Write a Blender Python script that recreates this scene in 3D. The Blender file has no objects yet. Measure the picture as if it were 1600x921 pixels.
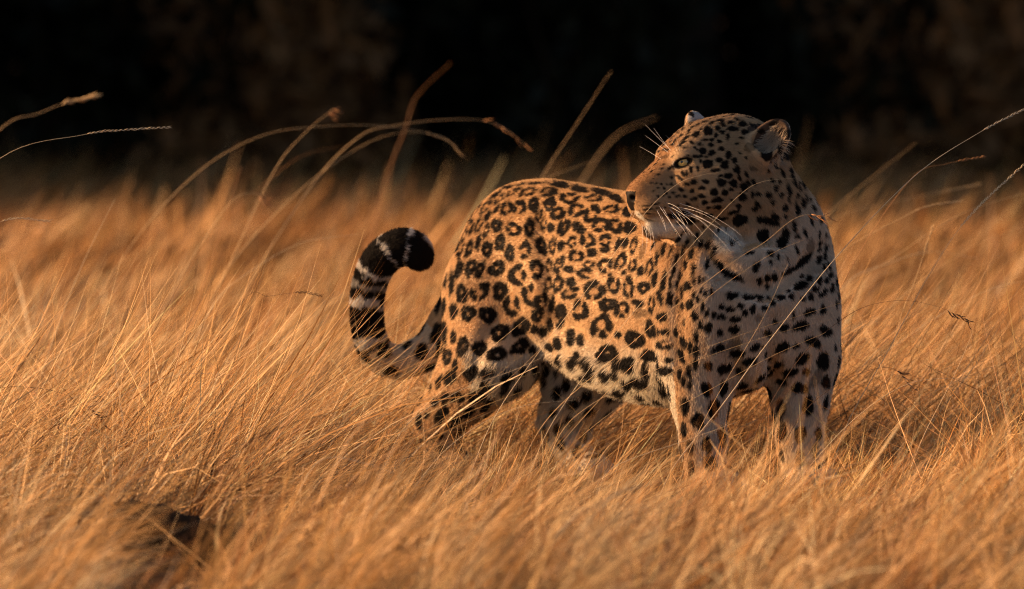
import bpy, math, random
import numpy as np
from mathutils import Vector, Matrix
from mathutils.bvhtree import BVHTree

# ------------------------------------------------------------------ camera, sky, sun, exposure
scene = bpy.context.scene
col = scene.collection
CAM_Y, CAM_H, DIST = -16.0, 1.0, 16.0            # long lens, photographer low, 16 m from the animal
cam_data = bpy.data.cameras.new('camera')
cam = bpy.data.objects.new('camera', cam_data)
col.objects.link(cam)
cam.location = (0.0, CAM_Y, CAM_H)
PITCH = math.atan2(0.387 - CAM_H, DIST)
cam.rotation_euler = (math.pi / 2 + PITCH, 0, 0)
cam_data.sensor_width = 36.0
cam_data.lens = 36.0 * math.hypot(DIST, 0.613) / 2.0
cam_data.clip_start = 0.5
cam_data.clip_end = 600.0
cam_data.dof.use_dof = True
cam_data.dof.focus_distance = 15.52
cam_data.dof.aperture_fstop = 4.8
scene.camera = cam

SUN_DIR = Vector((-1.0, 0.10, 0.0)).normalized()
SUN_EL = math.radians(13.0)
world = bpy.data.worlds.new('World')
scene.world = world
world.use_nodes = True
wn = world.node_tree
sky = wn.nodes.new('ShaderNodeTexSky')
sky.sky_type = 'NISHITA'
sky.sun_disc = False
sky.sun_elevation = SUN_EL
sky.sun_rotation = math.atan2(SUN_DIR.x, SUN_DIR.y)
sky.altitude = 1500
sky.air_density = 0.7
sky.dust_density = 5.0
sky.ozone_density = 0.2
wn.links.new(sky.outputs[0], wn.nodes['Background'].inputs[0])
wn.nodes['Background'].inputs[1].default_value = 0.065

sun_data = bpy.data.lights.new('sun', 'SUN')
sun = bpy.data.objects.new('sun', sun_data)
col.objects.link(sun)
sun_data.energy = 5.0
sun_data.angle = math.radians(0.5)
sun_data.color = (1.0, 0.575, 0.285)
to_sun = Vector((SUN_DIR.x * math.cos(SUN_EL), SUN_DIR.y * math.cos(SUN_EL), math.sin(SUN_EL)))
sun.rotation_euler = to_sun.to_track_quat('Z', 'Y').to_euler()
sun.location = to_sun * 30

scene.view_settings.view_transform = 'Standard'
scene.view_settings.look = 'None'
scene.view_settings.exposure = 0.86
scene.view_settings.gamma = 1.0
scene.cycles.max_bounces = 4
scene.cycles.diffuse_bounces = 2
scene.cycles.transparent_max_bounces = 4
scene.cycles.use_denoising = True
scene.cycles.denoising_prefilter = 'NONE'
scene.cycles.denoising_quality = 'HIGH'
scene.cycles.use_adaptive_sampling = False
scene.cycles.sample_clamp_indirect = 4.0
scene.cycles.pixel_filter_type = 'BLACKMAN_HARRIS'
scene.cycles.filter_width = 1.1
scene.cycles_curves.shape = 'RIBBONS'

rng = np.random.default_rng(7)
random.seed(7)


# ------------------------------------------------------------------ helpers
def P(px, py, y=0.0):
    """A point of the place from where it shows in the photograph and its depth in metres."""
    k = (DIST + y) / DIST
    return np.array([(px - 800.0) / 800.0 * k, y, CAM_H - (py + 30.0) / 800.0 * k])


def tag(o, label=None, cat=None, group=None, kind=None):
    if label: o['label'] = label
    if cat: o['category'] = cat
    if group: o['group'] = group
    if kind: o['kind'] = kind
    return o


def link(name, data, parent=None):
    o = bpy.data.objects.new(name, data)
    col.objects.link(o)
    if parent is not None:
        o.parent = parent
    return o


def mesh_np(name, verts, faces, smooth=True):
    """Mesh from numpy arrays; faces is an (n, 3) or (n, 4) index array."""
    me = bpy.data.meshes.new(name)
    n, k = faces.shape
    me.vertices.add(len(verts))
    me.vertices.foreach_set('co', np.ascontiguousarray(verts, np.float32).ravel())
    me.loops.add(n * k)
    me.loops.foreach_set('vertex_index', np.ascontiguousarray(faces, np.int32).ravel())
    me.polygons.add(n)
    me.polygons.foreach_set('loop_start', np.arange(0, n * k, k, dtype=np.int32))
    me.polygons.foreach_set('loop_total', np.full(n, k, np.int32))
    if smooth:
        me.polygons.foreach_set('use_smooth', np.ones(n, bool))
    me.update(calc_edges=True)
    return me


def add_color(me, rgb, name='Col', domain='POINT'):
    a = me.attributes.new(name, 'FLOAT_COLOR', domain)
    c = np.ones((len(rgb), 4), np.float32)
    c[:, :3] = rgb
    a.data.foreach_set('color', c.ravel())


def new_mat(name, rough=0.8, spec=0.2):
    m = bpy.data.materials.new(name)
    m.use_nodes = True
    b = m.node_tree.nodes['Principled BSDF']
    b.inputs['Roughness'].default_value = rough
    b.inputs['Specular IOR Level'].default_value = spec
    return m, m.node_tree.nodes, m.node_tree.links, b


def unit(v):
    v = np.asarray(v, float)
    return v / np.linalg.norm(v)


def norm_rows(v):
    return v / np.maximum(np.linalg.norm(v, axis=-1, keepdims=True), 1e-9)


def value_noise(p, seed):
    """Cheap smooth 3-D value noise in 0..1 for arrays of points."""
    p = np.asarray(p, float)
    i = np.floor(p).astype(np.int64)
    f = p - i
    f = f * f * (3 - 2 * f)

    def h(a, b, c):
        n = (a * 374761393 + b * 668265263 + c * 2147483647 + seed * 974634777) & 0xffffffff
        n = ((n ^ (n >> 13)) * 1274126177) & 0xffffffff
        return ((n ^ (n >> 16)) & 0xffff) / 65535.0
    out = 0
    for dx in (0, 1):
        wx = f[..., 0] if dx else 1 - f[..., 0]
        for dy in (0, 1):
            wy = f[..., 1] if dy else 1 - f[..., 1]
            for dz in (0, 1):
                wz = f[..., 2] if dz else 1 - f[..., 2]
                out = out + wx * wy * wz * h(i[..., 0] + dx, i[..., 1] + dy, i[..., 2] + dz)
    return out


def tube(pts, r0, r1, sides=5):
    """Thin tapering tube along a row of points: vertices and quads."""
    pts = np.asarray(pts, float)
    t = norm_rows(np.gradient(pts, axis=0))
    up = np.array([0.13, 0.9, 0.4])
    a = norm_rows(np.cross(t, up)); b = np.cross(t, a)
    rad = np.linspace(r0, r1, len(pts))
    ph = np.linspace(0, 2 * math.pi, sides, endpoint=False)
    V = (pts[:, None] + (a[:, None] * np.cos(ph)[None, :, None] + b[:, None] * np.sin(ph)[None, :, None]) * rad[:, None, None]).reshape(-1, 3)
    n = len(pts)
    i = np.arange(n - 1)[:, None] * sides; j = np.arange(sides)[None]
    Fq = np.stack([i + j, i + (j + 1) % sides, i + sides + (j + 1) % sides, i + sides + j], -1).reshape(-1, 4)
    return V, Fq


# ------------------------------------------------------------------ ground
def ground_material():
    m, nd, lk, b = new_mat('dry_soil', 0.95, 0.1)
    n1 = nd.new('ShaderNodeTexNoise'); n1.inputs['Scale'].default_value = 6.0; n1.inputs['Detail'].default_value = 8
    tc = nd.new('ShaderNodeTexCoord')
    lk.new(tc.outputs['Object'], n1.inputs['Vector'])
    r = nd.new('ShaderNodeValToRGB')
    r.color_ramp.elements[0].position = 0.3; r.color_ramp.elements[0].color = (0.045, 0.026, 0.014, 1)
    r.color_ramp.elements[1].position = 0.75; r.color_ramp.elements[1].color = (0.15, 0.085, 0.040, 1)
    lk.new(n1.outputs['Fac'], r.inputs[0]); lk.new(r.outputs[0], b.inputs['Base Color'])
    bp = nd.new('ShaderNodeBump'); bp.inputs['Strength'].default_value = 0.6; bp.inputs['Distance'].default_value = 0.03
    lk.new(n1.outputs['Fac'], bp.inputs['Height']); lk.new(bp.outputs[0], b.inputs['Normal'])
    return m


gx = np.concatenate([np.linspace(-300, -12, 14), np.linspace(-10, 10, 81), np.linspace(12, 300, 14)])
gy = np.concatenate([np.linspace(-60, -5, 12), np.linspace(-4, 40, 177), np.linspace(45, 500, 20)])
GXX, GYY = np.meshgrid(gx, gy, indexing='ij')


def ground_z(x, y):
    p = np.stack([np.asarray(x, float) * 0.9, np.asarray(y, float) * 0.9, np.zeros_like(np.asarray(x, float))], -1)
    near = np.exp(-((np.asarray(x) - 0.2) ** 2 + np.asarray(y) ** 2) / 1.2)
    return (value_noise(p, 21) - 0.5) * 0.05 * (1 - near)


gv = np.stack([GXX, GYY, ground_z(GXX, GYY) - 0.004], -1).reshape(-1, 3)
ni, nj = len(gx), len(gy)
ii = (np.arange(ni - 1)[:, None] * nj + np.arange(nj - 1)[None]).ravel()
ground_mesh = mesh_np('ground', gv, np.stack([ii, ii + nj, ii + nj + 1, ii + 1], 1))
ground_mesh.materials.append(ground_material())
tag(link('ground', ground_mesh), 'dry brown soil under the grass', kind='structure')


# ------------------------------------------------------------------ dark wood behind the field
def leaf_material(name, c0, c1):
    m, nd, lk, b = new_mat(name, 0.6, 0.2)
    at = nd.new('ShaderNodeAttribute'); at.attribute_name = 'tone'
    r = nd.new('ShaderNodeValToRGB')
    r.color_ramp.elements[0].color = (*c0, 1); r.color_ramp.elements[1].color = (*c1, 1)
    lk.new(at.outputs['Fac'], r.inputs[0]); lk.new(r.outputs[0], b.inputs['Base Color'])
    return m


def bark_material():
    m, nd, lk, b = new_mat('bark', 0.9, 0.1)
    n1 = nd.new('ShaderNodeTexNoise'); n1.inputs['Scale'].default_value = 14; n1.inputs['Detail'].default_value = 6
    mp = nd.new('ShaderNodeMapping'); mp.inputs['Scale'].default_value = (1, 1, 0.2)
    tc = nd.new('ShaderNodeTexCoord')
    lk.new(tc.outputs['Object'], mp.inputs[0]); lk.new(mp.outputs[0], n1.inputs['Vector'])
    r = nd.new('ShaderNodeValToRGB')
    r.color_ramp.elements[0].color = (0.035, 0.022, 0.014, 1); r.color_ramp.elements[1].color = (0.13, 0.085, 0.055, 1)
    lk.new(n1.outputs['Fac'], r.inputs[0]); lk.new(r.outputs[0], b.inputs['Base Color'])
    bp = nd.new('ShaderNodeBump'); bp.inputs['Distance'].default_value = 0.03
    lk.new(n1.outputs['Fac'], bp.inputs['Height']); lk.new(bp.outputs[0], b.inputs['Normal'])
    return m


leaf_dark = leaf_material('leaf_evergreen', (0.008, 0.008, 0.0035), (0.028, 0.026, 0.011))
leaf_brown = leaf_material('leaf_lit_brown', (0.10, 0.045, 0.015), (0.30, 0.135, 0.048))  # brighter brown put into the leaves for lit patches in the wood
bark = bark_material()


def leaves_mesh(name, centres, radii, per, size, mat, seed):
    """Leaf-sized faces spread through clumps: an uneven crown with gaps."""
    g = np.random.default_rng(seed)
    P_, S_ = [], []
    for c, r in zip(centres, radii):
        n = int(per * (r[0] * r[1] * r[2]) ** (2 / 3) * 10)
        d = norm_rows(g.normal(size=(n, 3))) * (g.random((n, 1)) ** 0.4)
        P_.append(np.asarray(c) + d * np.asarray(r)); S_.append(np.full(n, g.uniform(0.2, 0.9)))
    p = np.vstack(P_); tone = np.clip(np.concatenate(S_) + g.normal(0, 0.15, len(p)), 0, 1)
    n = len(p)
    u = norm_rows(g.normal(size=(n, 3))); w = norm_rows(np.cross(u, g.normal(size=(n, 3))))
    L = (size * g.uniform(0.7, 1.4, n))[:, None]
    V = np.stack([p - u * L, p + w * L * 0.42, p + u * L, p - w * L * 0.42], 1).reshape(-1, 3)
    V[:, 2] = np.maximum(V[:, 2], 0.02)
    me = mesh_np(name, V, np.arange(4 * n).reshape(-1, 4), smooth=False)
    a = me.attributes.new('tone', 'FLOAT', 'FACE')
    a.data.foreach_set('value', tone.astype(np.float32))
    me.materials.append(mat)
    return me


def limbs_mesh(name, paths, sides=8):
    V, Fq, k = [], [], 0
    for pts, r0, r1 in paths:
        v, f = tube(pts, r0, r1, sides)
        V.append(v); Fq.append(f + k); k += len(v)
    me = mesh_np(name, np.vstack(V), np.vstack(Fq))
    me.materials.append(bark)
    return me


def tree_meshes(seed, h, cr, mat):
    g = np.random.default_rng(seed)
    paths, cen, rad = [], [], []
    lean = g.normal(0, 0.05, 2)
    t = np.linspace(0, 1, 9)[:, None]
    tr = np.hstack([lean * t * h + 0.06 * np.sin(t * 5 + g.random() * 6), -0.1 + t * h * 0.8])
    paths.append((tr, 0.16 * h / 6, 0.05 * h / 6))
    for i in range(9):
        a = tr[3 + i % 5]
        f = g.uniform(0, 6.28); q = g.uniform(0.5, 1.0) * cr
        e = a + np.array([math.cos(f) * q, math.sin(f) * q, g.uniform(0.1, 0.3) * h])
        m = (a + e) / 2 + np.array([0, 0, 0.08 * h])
        s = np.linspace(0, 1, 6)[:, None]
        paths.append((a * (1 - s) ** 2 + 2 * m * s * (1 - s) + e * s * s, 0.06 * h / 6, 0.015))
        cen.append(e); rad.append(np.array([0.45, 0.45, 0.30]) * cr * g.uniform(0.8, 1.25))
    for i in range(8):
        f = g.uniform(0, 6.28); q = g.uniform(0, 0.75) * cr
        cen.append(np.array([math.cos(f) * q + lean[0] * h, math.sin(f) * q + lean[1] * h, h * g.uniform(0.50, 0.95)]))
        rad.append(np.array([0.5, 0.5, 0.34]) * cr * g.uniform(0.7, 1.2))
    return limbs_mesh('trunk', paths), leaves_mesh('crown', cen, rad, 44, 0.15, mat, seed + 1)


def shrub_meshes(seed, h, r, mat):
    g = np.random.default_rng(seed)
    paths, cen, rad = [], [], []
    for i in range(9):
        f = g.uniform(0, 6.28); q = g.uniform(0.2, 0.8) * r
        e = np.array([math.cos(f) * q, math.sin(f) * q * 0.8, h * g.uniform(0.35, 0.85)])
        s = np.linspace(0, 1, 5)[:, None]
        paths.append((np.array([0, 0, -0.05]) * (1 - s) + e * s + np.array([0, 0, 0.1]) * np.sin(s * 3), 0.025, 0.006))
        cen.append(e); rad.append(np.array([0.45, 0.42, 0.40]) * r * g.uniform(0.8, 1.2))
    for i in range(8):
        f = g.uniform(0, 6.28)
        cen.append(np.array([math.cos(f) * 0.7 * r, math.sin(f) * 0.6 * r, h * g.uniform(0.08, 0.35)]))
        rad.append(np.array([0.42, 0.4, 0.30]) * r * g.uniform(0.8, 1.2))
    return limbs_mesh('stems', paths, 5), leaves_mesh('foliage', cen, rad, 62, 0.075, mat, seed + 1)


def place(name, meshes, parts, x, y, sc, rz, label, cat, group):
    e = link(name, None)
    e.location = (x, y, 0); e.scale = (sc, sc, sc); e.rotation_euler = (0, 0, rz)
    for me, pn in zip(meshes, parts):
        link(pn, me, e)
    return tag(e, label, cat, group)


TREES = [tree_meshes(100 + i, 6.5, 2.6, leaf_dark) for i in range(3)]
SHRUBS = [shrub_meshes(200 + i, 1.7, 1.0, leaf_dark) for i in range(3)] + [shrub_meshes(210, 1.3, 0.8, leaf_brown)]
WOOD = 'trees of the dark wood behind the field, with unseen ones added on the left'
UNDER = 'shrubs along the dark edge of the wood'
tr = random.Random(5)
# the wood stands behind the field and unseen trees added on the left keep the low sun off it
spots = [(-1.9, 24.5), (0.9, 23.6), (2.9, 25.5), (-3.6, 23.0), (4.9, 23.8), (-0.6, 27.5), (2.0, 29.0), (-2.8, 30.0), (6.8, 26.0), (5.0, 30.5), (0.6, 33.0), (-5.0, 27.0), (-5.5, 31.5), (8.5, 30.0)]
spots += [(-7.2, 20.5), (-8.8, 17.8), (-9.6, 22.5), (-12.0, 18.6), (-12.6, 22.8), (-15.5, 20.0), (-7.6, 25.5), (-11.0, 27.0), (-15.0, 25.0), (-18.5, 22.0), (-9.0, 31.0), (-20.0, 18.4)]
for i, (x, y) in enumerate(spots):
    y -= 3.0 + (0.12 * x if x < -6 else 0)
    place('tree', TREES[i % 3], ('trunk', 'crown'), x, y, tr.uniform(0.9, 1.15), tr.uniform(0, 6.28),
          'tree standing black in the deep shade of the wood behind the field, or added unseen on the left to shade it', 'tree', WOOD)
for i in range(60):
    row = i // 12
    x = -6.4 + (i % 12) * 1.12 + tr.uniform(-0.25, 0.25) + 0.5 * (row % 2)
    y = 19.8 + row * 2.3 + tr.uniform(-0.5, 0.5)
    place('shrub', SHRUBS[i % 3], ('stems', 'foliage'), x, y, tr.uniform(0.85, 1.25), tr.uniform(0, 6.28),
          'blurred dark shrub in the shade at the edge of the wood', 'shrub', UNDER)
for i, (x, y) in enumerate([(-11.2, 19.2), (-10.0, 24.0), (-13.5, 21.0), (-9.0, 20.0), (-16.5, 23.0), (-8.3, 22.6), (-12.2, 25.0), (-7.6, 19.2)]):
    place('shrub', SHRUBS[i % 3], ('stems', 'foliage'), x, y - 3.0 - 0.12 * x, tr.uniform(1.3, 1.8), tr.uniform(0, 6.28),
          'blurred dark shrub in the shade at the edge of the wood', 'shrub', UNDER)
for (px, y, sc, lb) in ((1455, 19.2, 0.9, 'withered brown shrub glowing faintly in the dark at the upper right'),  # not withered: leaves brightened to stand for a lit patch
                        (400, 19.4, 0.9, 'withered brown shrub faintly showing in the dark at the upper left')):  # likewise brightened to stand for a faint lit patch
    p = P(px, 0, y)
    place('lit_patch_shrub', SHRUBS[3], ('stems', 'foliage'), p[0], y, sc, 1.0, lb, 'shrub', None)


# ------------------------------------------------------------------ leopard: body as one implicit surface
# body axis: from the pelvis towards the chest, walking to the right and towards the camera
B0 = P(775, 400, 0.33)[:2]
B1 = P(1190, 400, -0.30)[:2]
HEAD_ = unit(B1 - B0)                                  # heading
LAT = np.array([HEAD_[1], -HEAD_[0]])                  # the animal's right-hand side (towards the sun)


def B(s, l, z):
    q = B0 + HEAD_ * s + LAT * l
    return np.array([q[0], q[1], z])


# head frame: turned back over its right side, face to the left and a little to the camera
TH = math.radians(27.0)
HF = np.array([-math.cos(TH), -math.sin(TH), -0.03]); HF /= np.linalg.norm(HF)
HL = unit(np.cross([0, 0, 1], HF))                     # its left side, towards the camera
HU = np.cross(HF, HL)
HC = P(1133, 262, -0.24)


def H(a, b, c):
    return HC + HF * a + HL * b + HU * c


def axis_coords(lo, hi, fine_lo, fine_hi, coarse, fine):
    a = [lo]
    while a[-1] < hi:
        a.append(a[-1] + (fine if fine_lo <= a[-1] <= fine_hi else coarse))
    return np.array(a, np.float32)


GX = axis_coords(-0.36, 0.68, 0.20, 0.56, 0.0046, 0.0032)
GY = axis_coords(-0.50, 0.56, -0.42, -0.10, 0.0052, 0.0032)
GZ = axis_coords(-0.02, 0.80, 0.46, 0.78, 0.0046, 0.0032)
F = np.full((len(GX), len(GY), len(GZ)), 1.0, np.float32)


def sub(lo, hi):
    sl = []
    for g, a, b in zip((GX, GY, GZ), lo, hi):
        sl.append(slice(max(int(np.searchsorted(g, a)) - 1, 0), min(int(np.searchsorted(g, b)) + 1, len(g))))
    return tuple(sl)


def blend(lo, hi, k, fn, op='add'):
    m = k + 0.03
    sl = sub(np.asarray(lo) - m, np.asarray(hi) + m)
    X = GX[sl[0]][:, None, None]; Y = GY[sl[1]][None, :, None]; Z = GZ[sl[2]][None, None, :]
    d = fn(X, Y, Z)
    f = F[sl]
    if op == 'add':
        h = np.maximum(k - np.abs(f - d), 0) / k
        F[sl] = np.minimum(f, d) - h * h * k * 0.25
    else:                                              # carve
        d = -d
        h = np.maximum(k - np.abs(f - d), 0) / k
        F[sl] = np.maximum(f, d) + h * h * k * 0.25


def ellipsoid(c, r, axes=None, k=0.03, op='add'):
    c = np.asarray(c, float); r = np.asarray(r, float)
    A = np.eye(3) if axes is None else np.array([unit(a) for a in axes])
    ext = np.sqrt(((A * r[:, None]) ** 2).sum(0))

    def fn(X, Y, Z):
        x, y, z = X - c[0], Y - c[1], Z - c[2]
        q0 = q1 = 0
        for i in range(3):
            t = x * A[i, 0] + y * A[i, 1] + z * A[i, 2]
            q0 = q0 + (t / r[i]) ** 2
            q1 = q1 + (t / r[i] ** 2) ** 2
        k0 = np.sqrt(q0)
        return (k0 * (k0 - 1) / np.maximum(np.sqrt(q1), 1e-6)).astype(np.float32)
    blend(c - ext, c + ext, k, fn, op)


def cone(a, b, ra, rb, k=0.03, op='add'):
    """Capsule whose radius changes from ra to rb."""
    a = np.asarray(a, float); b = np.asarray(b, float)
    ab = b - a; L2 = ab @ ab
    m = max(ra, rb)

    def fn(X, Y, Z):
        t = np.clip(((X - a[0]) * ab[0] + (Y - a[1]) * ab[1] + (Z - a[2]) * ab[2]) / L2, 0, 1)
        d = np.sqrt((X - a[0] - t * ab[0]) ** 2 + (Y - a[1] - t * ab[1]) ** 2 + (Z - a[2] - t * ab[2]) ** 2)
        return (d - (ra + (rb - ra) * t)).astype(np.float32)
    blend(np.minimum(a, b) - m, np.maximum(a, b) + m, k, fn, op)


def chain(pts, k=0.03):
    for (a, ra), (b, rb) in zip(pts[:-1], pts[1:]):
        cone(a, b, ra, rb, k)


def spline(pts, n):
    """Catmull-Rom through rows of pts, n samples per span."""
    p = np.asarray(pts, float)
    p = np.vstack([2 * p[0] - p[1], p, 2 * p[-1] - p[-2]])
    out = []
    for i in range(1, len(p) - 2):
        for t in np.linspace(0, 1, n, endpoint=False):
            a, b, c, d = p[i - 1], p[i], p[i + 1], p[i + 2]
            out.append(0.5 * ((2 * b) + (c - a) * t + (2 * a - 5 * b + 4 * c - d) * t * t + (3 * b - a - 3 * c + d) * t ** 3))
    out.append(p[-2])
    return np.array(out)


# trunk: s along the body, back line and belly line (heights), half width
ST = np.array([
    # s      top    bottom  half width
    (-0.105, 0.440, 0.420, 0.010),
    (-0.080, 0.490, 0.340, 0.046),
    (-0.050, 0.532, 0.300, 0.068),
    (-0.010, 0.566, 0.285, 0.086),
    (0.050, 0.594, 0.275, 0.102),
    (0.140, 0.606, 0.270, 0.110),
    (0.230, 0.602, 0.238, 0.114),
    (0.330, 0.592, 0.206, 0.122),
    (0.450, 0.584, 0.185, 0.130),
    (0.580, 0.588, 0.182, 0.134),
    (0.690, 0.600, 0.195, 0.132),
    (0.770, 0.570, 0.215, 0.126),
    (0.825, 0.530, 0.245, 0.100),
    (0.855, 0.470, 0.310, 0.055),
    (0.870, 0.400, 0.380, 0.010)])
STF = spline(ST, 8)


def trunk(X, Y, Z):
    x, y = X - B0[0], Y - B0[1]
    s = x * HEAD_[0] + y * HEAD_[1]
    l = x * LAT[0] + y * LAT[1]
    top = np.interp(s, STF[:, 0], STF[:, 1]); bot = np.interp(s, STF[:, 0], STF[:, 2]); w = np.interp(s, STF[:, 0], STF[:, 3])
    zc = (top + bot) / 2; hz = (top - bot) / 2
    zz = (Z - zc) / hz
    ww = w * (1 - 0.16 * np.clip(zz, 0, 1))            # a little narrower over the back
    e = np.sqrt((np.abs(l) / ww) ** 2 + np.abs(zz) ** 2)
    d = (e - 1) * np.minimum(w, hz)
    over = np.maximum(np.maximum(STF[0, 0] - s, s - STF[-1, 0]), 0)
    return (np.maximum(d, 0) ** 2 + over ** 2) ** 0.5 * (d > 0) + over * (d <= 0) + np.minimum(d, 0) * (over <= 0)


blend((-0.3, -0.5, 0.15), (0.65, 0.5, 0.66), 0.02, lambda X, Y, Z: trunk(X, Y, Z).astype(np.float32))

# haunches
for sgn, knee, hock, foot in ((1, (0.105, 0.080, 0.262), (-0.085, 0.076, 0.128), (-0.070, 0.080, 0.045)),
                              (-1, (0.235, -0.080, 0.260), (0.130, -0.070, 0.140), (0.160, -0.072, 0.045))):
    fw = knee[0] - 0.105
    ellipsoid(B(0.056 + fw * .25, 0.046 * sgn, 0.415), (0.092, 0.058, 0.140), axes=(np.append(HEAD_, -0.25), np.append(LAT, 0), (0, 0, 1)), k=0.035)
    cone(B(0.058 + fw * .4, 0.056 * sgn, 0.39), B(*knee), 0.088, 0.076, k=0.04)
    cone(B(0.012 + fw * .3, 0.046 * sgn, 0.38), B((knee[0] + hock[0]) / 2, knee[1], (knee[2] + hock[2]) / 2), 0.066, 0.060, k=0.04)
    cone(B(*knee), B(*hock), 0.074, 0.050, k=0.035)
    cone(B(*hock), B(*foot), 0.042, 0.036, k=0.02)
    ellipsoid(B(foot[0] + 0.035, foot[1], 0.033), (0.065, 0.042, 0.034), axes=(np.append(HEAD_, 0), np.append(LAT, 0), (0, 0, 1)), k=0.02)
    for t in (-1.5, -0.5, 0.5, 1.5):
        ellipsoid(B(foot[0] + 0.085 - 0.006 * abs(t), foot[1] + t * 0.019, 0.022), (0.024, 0.0115, 0.021), axes=(np.append(HEAD_, 0), np.append(LAT, 0), (0, 0, 1)), k=0.006)

# fore legs: shoulder, elbow, wrist, paw
for sgn, sh, el, wr, pw in ((1, P(1108, 450, -0.29), P(1088, 560, -0.27), P(1099, 690, -0.30), P(1104, 752, -0.31)),
                            (-1, P(1232, 460, -0.165), P(1252, 565, -0.18), P(1250, 690, -0.20), P(1254, 752, -0.21))):
    ellipsoid(sh + np.array([0, 0.03, 0.0]), (0.098, 0.082, 0.165), axes=(np.append(HEAD_, 0.2), np.append(LAT, 0), (0, 0, 1)), k=0.05)
    cone(sh - np.array([0, 0, 0.03]), el, 0.080, 0.064, k=0.045)
    cone(el, (el + wr) / 2, 0.062, 0.047, k=0.03)
    cone((el + wr) / 2, wr, 0.047, 0.040, k=0.03)
    cone(wr, pw, 0.040, 0.038, k=0.02)
    pc = pw + np.array([HEAD_[0], HEAD_[1], 0]) * 0.028; pc[2] = 0.036
    ellipsoid(pc, (0.060, 0.046, 0.037), axes=(np.append(HEAD_, 0), np.append(LAT, 0), (0, 0, 1)), k=0.02)
    for t in (-1.5, -0.5, 0.5, 1.5):
        q = pc + np.append(HEAD_ * (0.048 - 0.006 * abs(t)) + LAT * t * 0.021, -0.012)
        ellipsoid(q, (0.026, 0.0125, 0.022), axes=(np.append(HEAD_, 0), np.append(LAT, 0), (0, 0, 1)), k=0.006)

# chest and neck
BX = (np.append(HEAD_, 0), np.append(LAT, 0), (0, 0, 1))
ellipsoid(P(1188, 450, -0.215), (0.088, 0.135, 0.150), BX, k=0.05)
ellipsoid(P(1198, 385, -0.165), (0.090, 0.128, 0.125), BX, k=0.05)
cone(P(1196, 345, -0.185), H(-0.040, 0.0, -0.005), 0.094, 0.082, k=0.04)
cone(P(1150, 400, -0.18), H(-0.01, -0.01, -0.045), 0.090, 0.062, k=0.03)

# tail
TAIL = spline([list(P(752, 430, 0.37)) + [0.038], list(P(724, 488, 0.38)) + [0.038], list(P(680, 540, 0.385)) + [0.032],
               list(P(625, 566, 0.40)) + [0.0265], list(P(588, 550, 0.385)) + [0.0255], list(P(574, 505, 0.37)) + [0.0255],
               list(P(576, 450, 0.36)) + [0.0265], list(P(593, 408, 0.355)) + [0.028], list(P(622, 387, 0.35)) + [0.0285],
               list(P(645, 389, 0.35)) + [0.0265], list(P(657, 402, 0.35)) + [0.019]], 5)
for i in range(len(TAIL) - 1):
    cone(TAIL[i, :3], TAIL[i + 1, :3], TAIL[i, 3], TAIL[i + 1, 3], k=0.012 if i > 8 else 0.03)

# head
AX = (HF, HL, HU)
ellipsoid(H(-0.012, 0, 0.018), (0.098, 0.078, 0.082), AX, k=0.03)
ellipsoid(H(0.055, 0, 0.034), (0.062, 0.060, 0.052), AX, k=0.03)
cone(H(0.182, 0, -0.040), H(0.100, 0, 0.008), 0.024, 0.041, k=0.02)
cone(H(0.178, 0, -0.046), H(0.100, 0, -0.01), 0.025, 0.043, k=0.02)
cone(H(0.165, 0, -0.060), H(0.06, 0, -0.045), 0.034, 0.052, k=0.03)
for b in (-1, 1):
    ellipsoid(H(0.090, 0.031 * b, 0.030), (0.038, 0.026, 0.021), AX, k=0.022)          # brow
    ellipsoid(H(0.088, 0.036 * b, 0.006), (0.036, 0.022, 0.030), AX, k=0.02)           # round the eye
    cone(H(0.145, 0.019 * b, -0.062), H(0.040, 0.045 * b, -0.045), 0.031, 0.052, k=0.025)   # side of the face
    ellipsoid(H(0.028, 0.060 * b, -0.030), (0.070, 0.036, 0.058), AX, k=0.03)          # cheek
    ellipsoid(H(0.092, 0.052 * b, -0.018), (0.034, 0.018, 0.016), AX, k=0.02)          # cheekbone
    ellipsoid(H(0.157, 0.0195 * b, -0.068), (0.041, 0.0265, 0.032), AX, k=0.014)         # whisker pad
    cone(H(0.115, 0.018 * b, -0.094), H(0.005, 0.050 * b, -0.072), 0.027, 0.046, k=0.02)   # jaw
    ellipsoid(H(-0.03, 0.066 * b, -0.075), (0.06, 0.034, 0.058), AX, k=0.035)          # ruff
ellipsoid(H(0.142, 0, -0.108), (0.040, 0.027, 0.023), AX, k=0.014)                     # chin
ellipsoid(H(0.198, 0, -0.045), (0.015, 0.020, 0.016), AX, k=0.008)                     # nose
EYE = (0.1175, 0.0485, 0.0150)
for b in (-1, 1):
    ellipsoid(H(0.2105, 0.0125 * b, -0.049), (0.009, 0.006, 0.0045), AX, k=0.004, op='carve')    # nostril
    # eye opening: a slanted slit carved to the eyeball
    ef = unit(HF * 0.62 + HL * b * 0.78)
    es = unit(HF * 0.78 - HL * b * 0.62 - HU * 0.30)
    eu = np.cross(es, ef)
    ellipsoid(H(EYE[0], EYE[1] * b, EYE[2]), (0.0140, 0.016, 0.0056), (es, ef, eu), k=0.007, op='carve')

# mouth: a groove under the whisker pads
MOUTH = [(0.206, 0.0, -0.079), (0.196, 0.017, -0.092), (0.170, 0.036, -0.101), (0.140, 0.042, -0.104), (0.105, 0.050, -0.101)]
for b in (-1, 1):
    for m0, m1 in zip(MOUTH[:-1], MOUTH[1:]):
        cone(H(m0[0], m0[1] * b, m0[2]), H(m1[0], m1[1] * b, m1[2]), 0.0045, 0.0045, k=0.006, op='carve')

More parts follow.
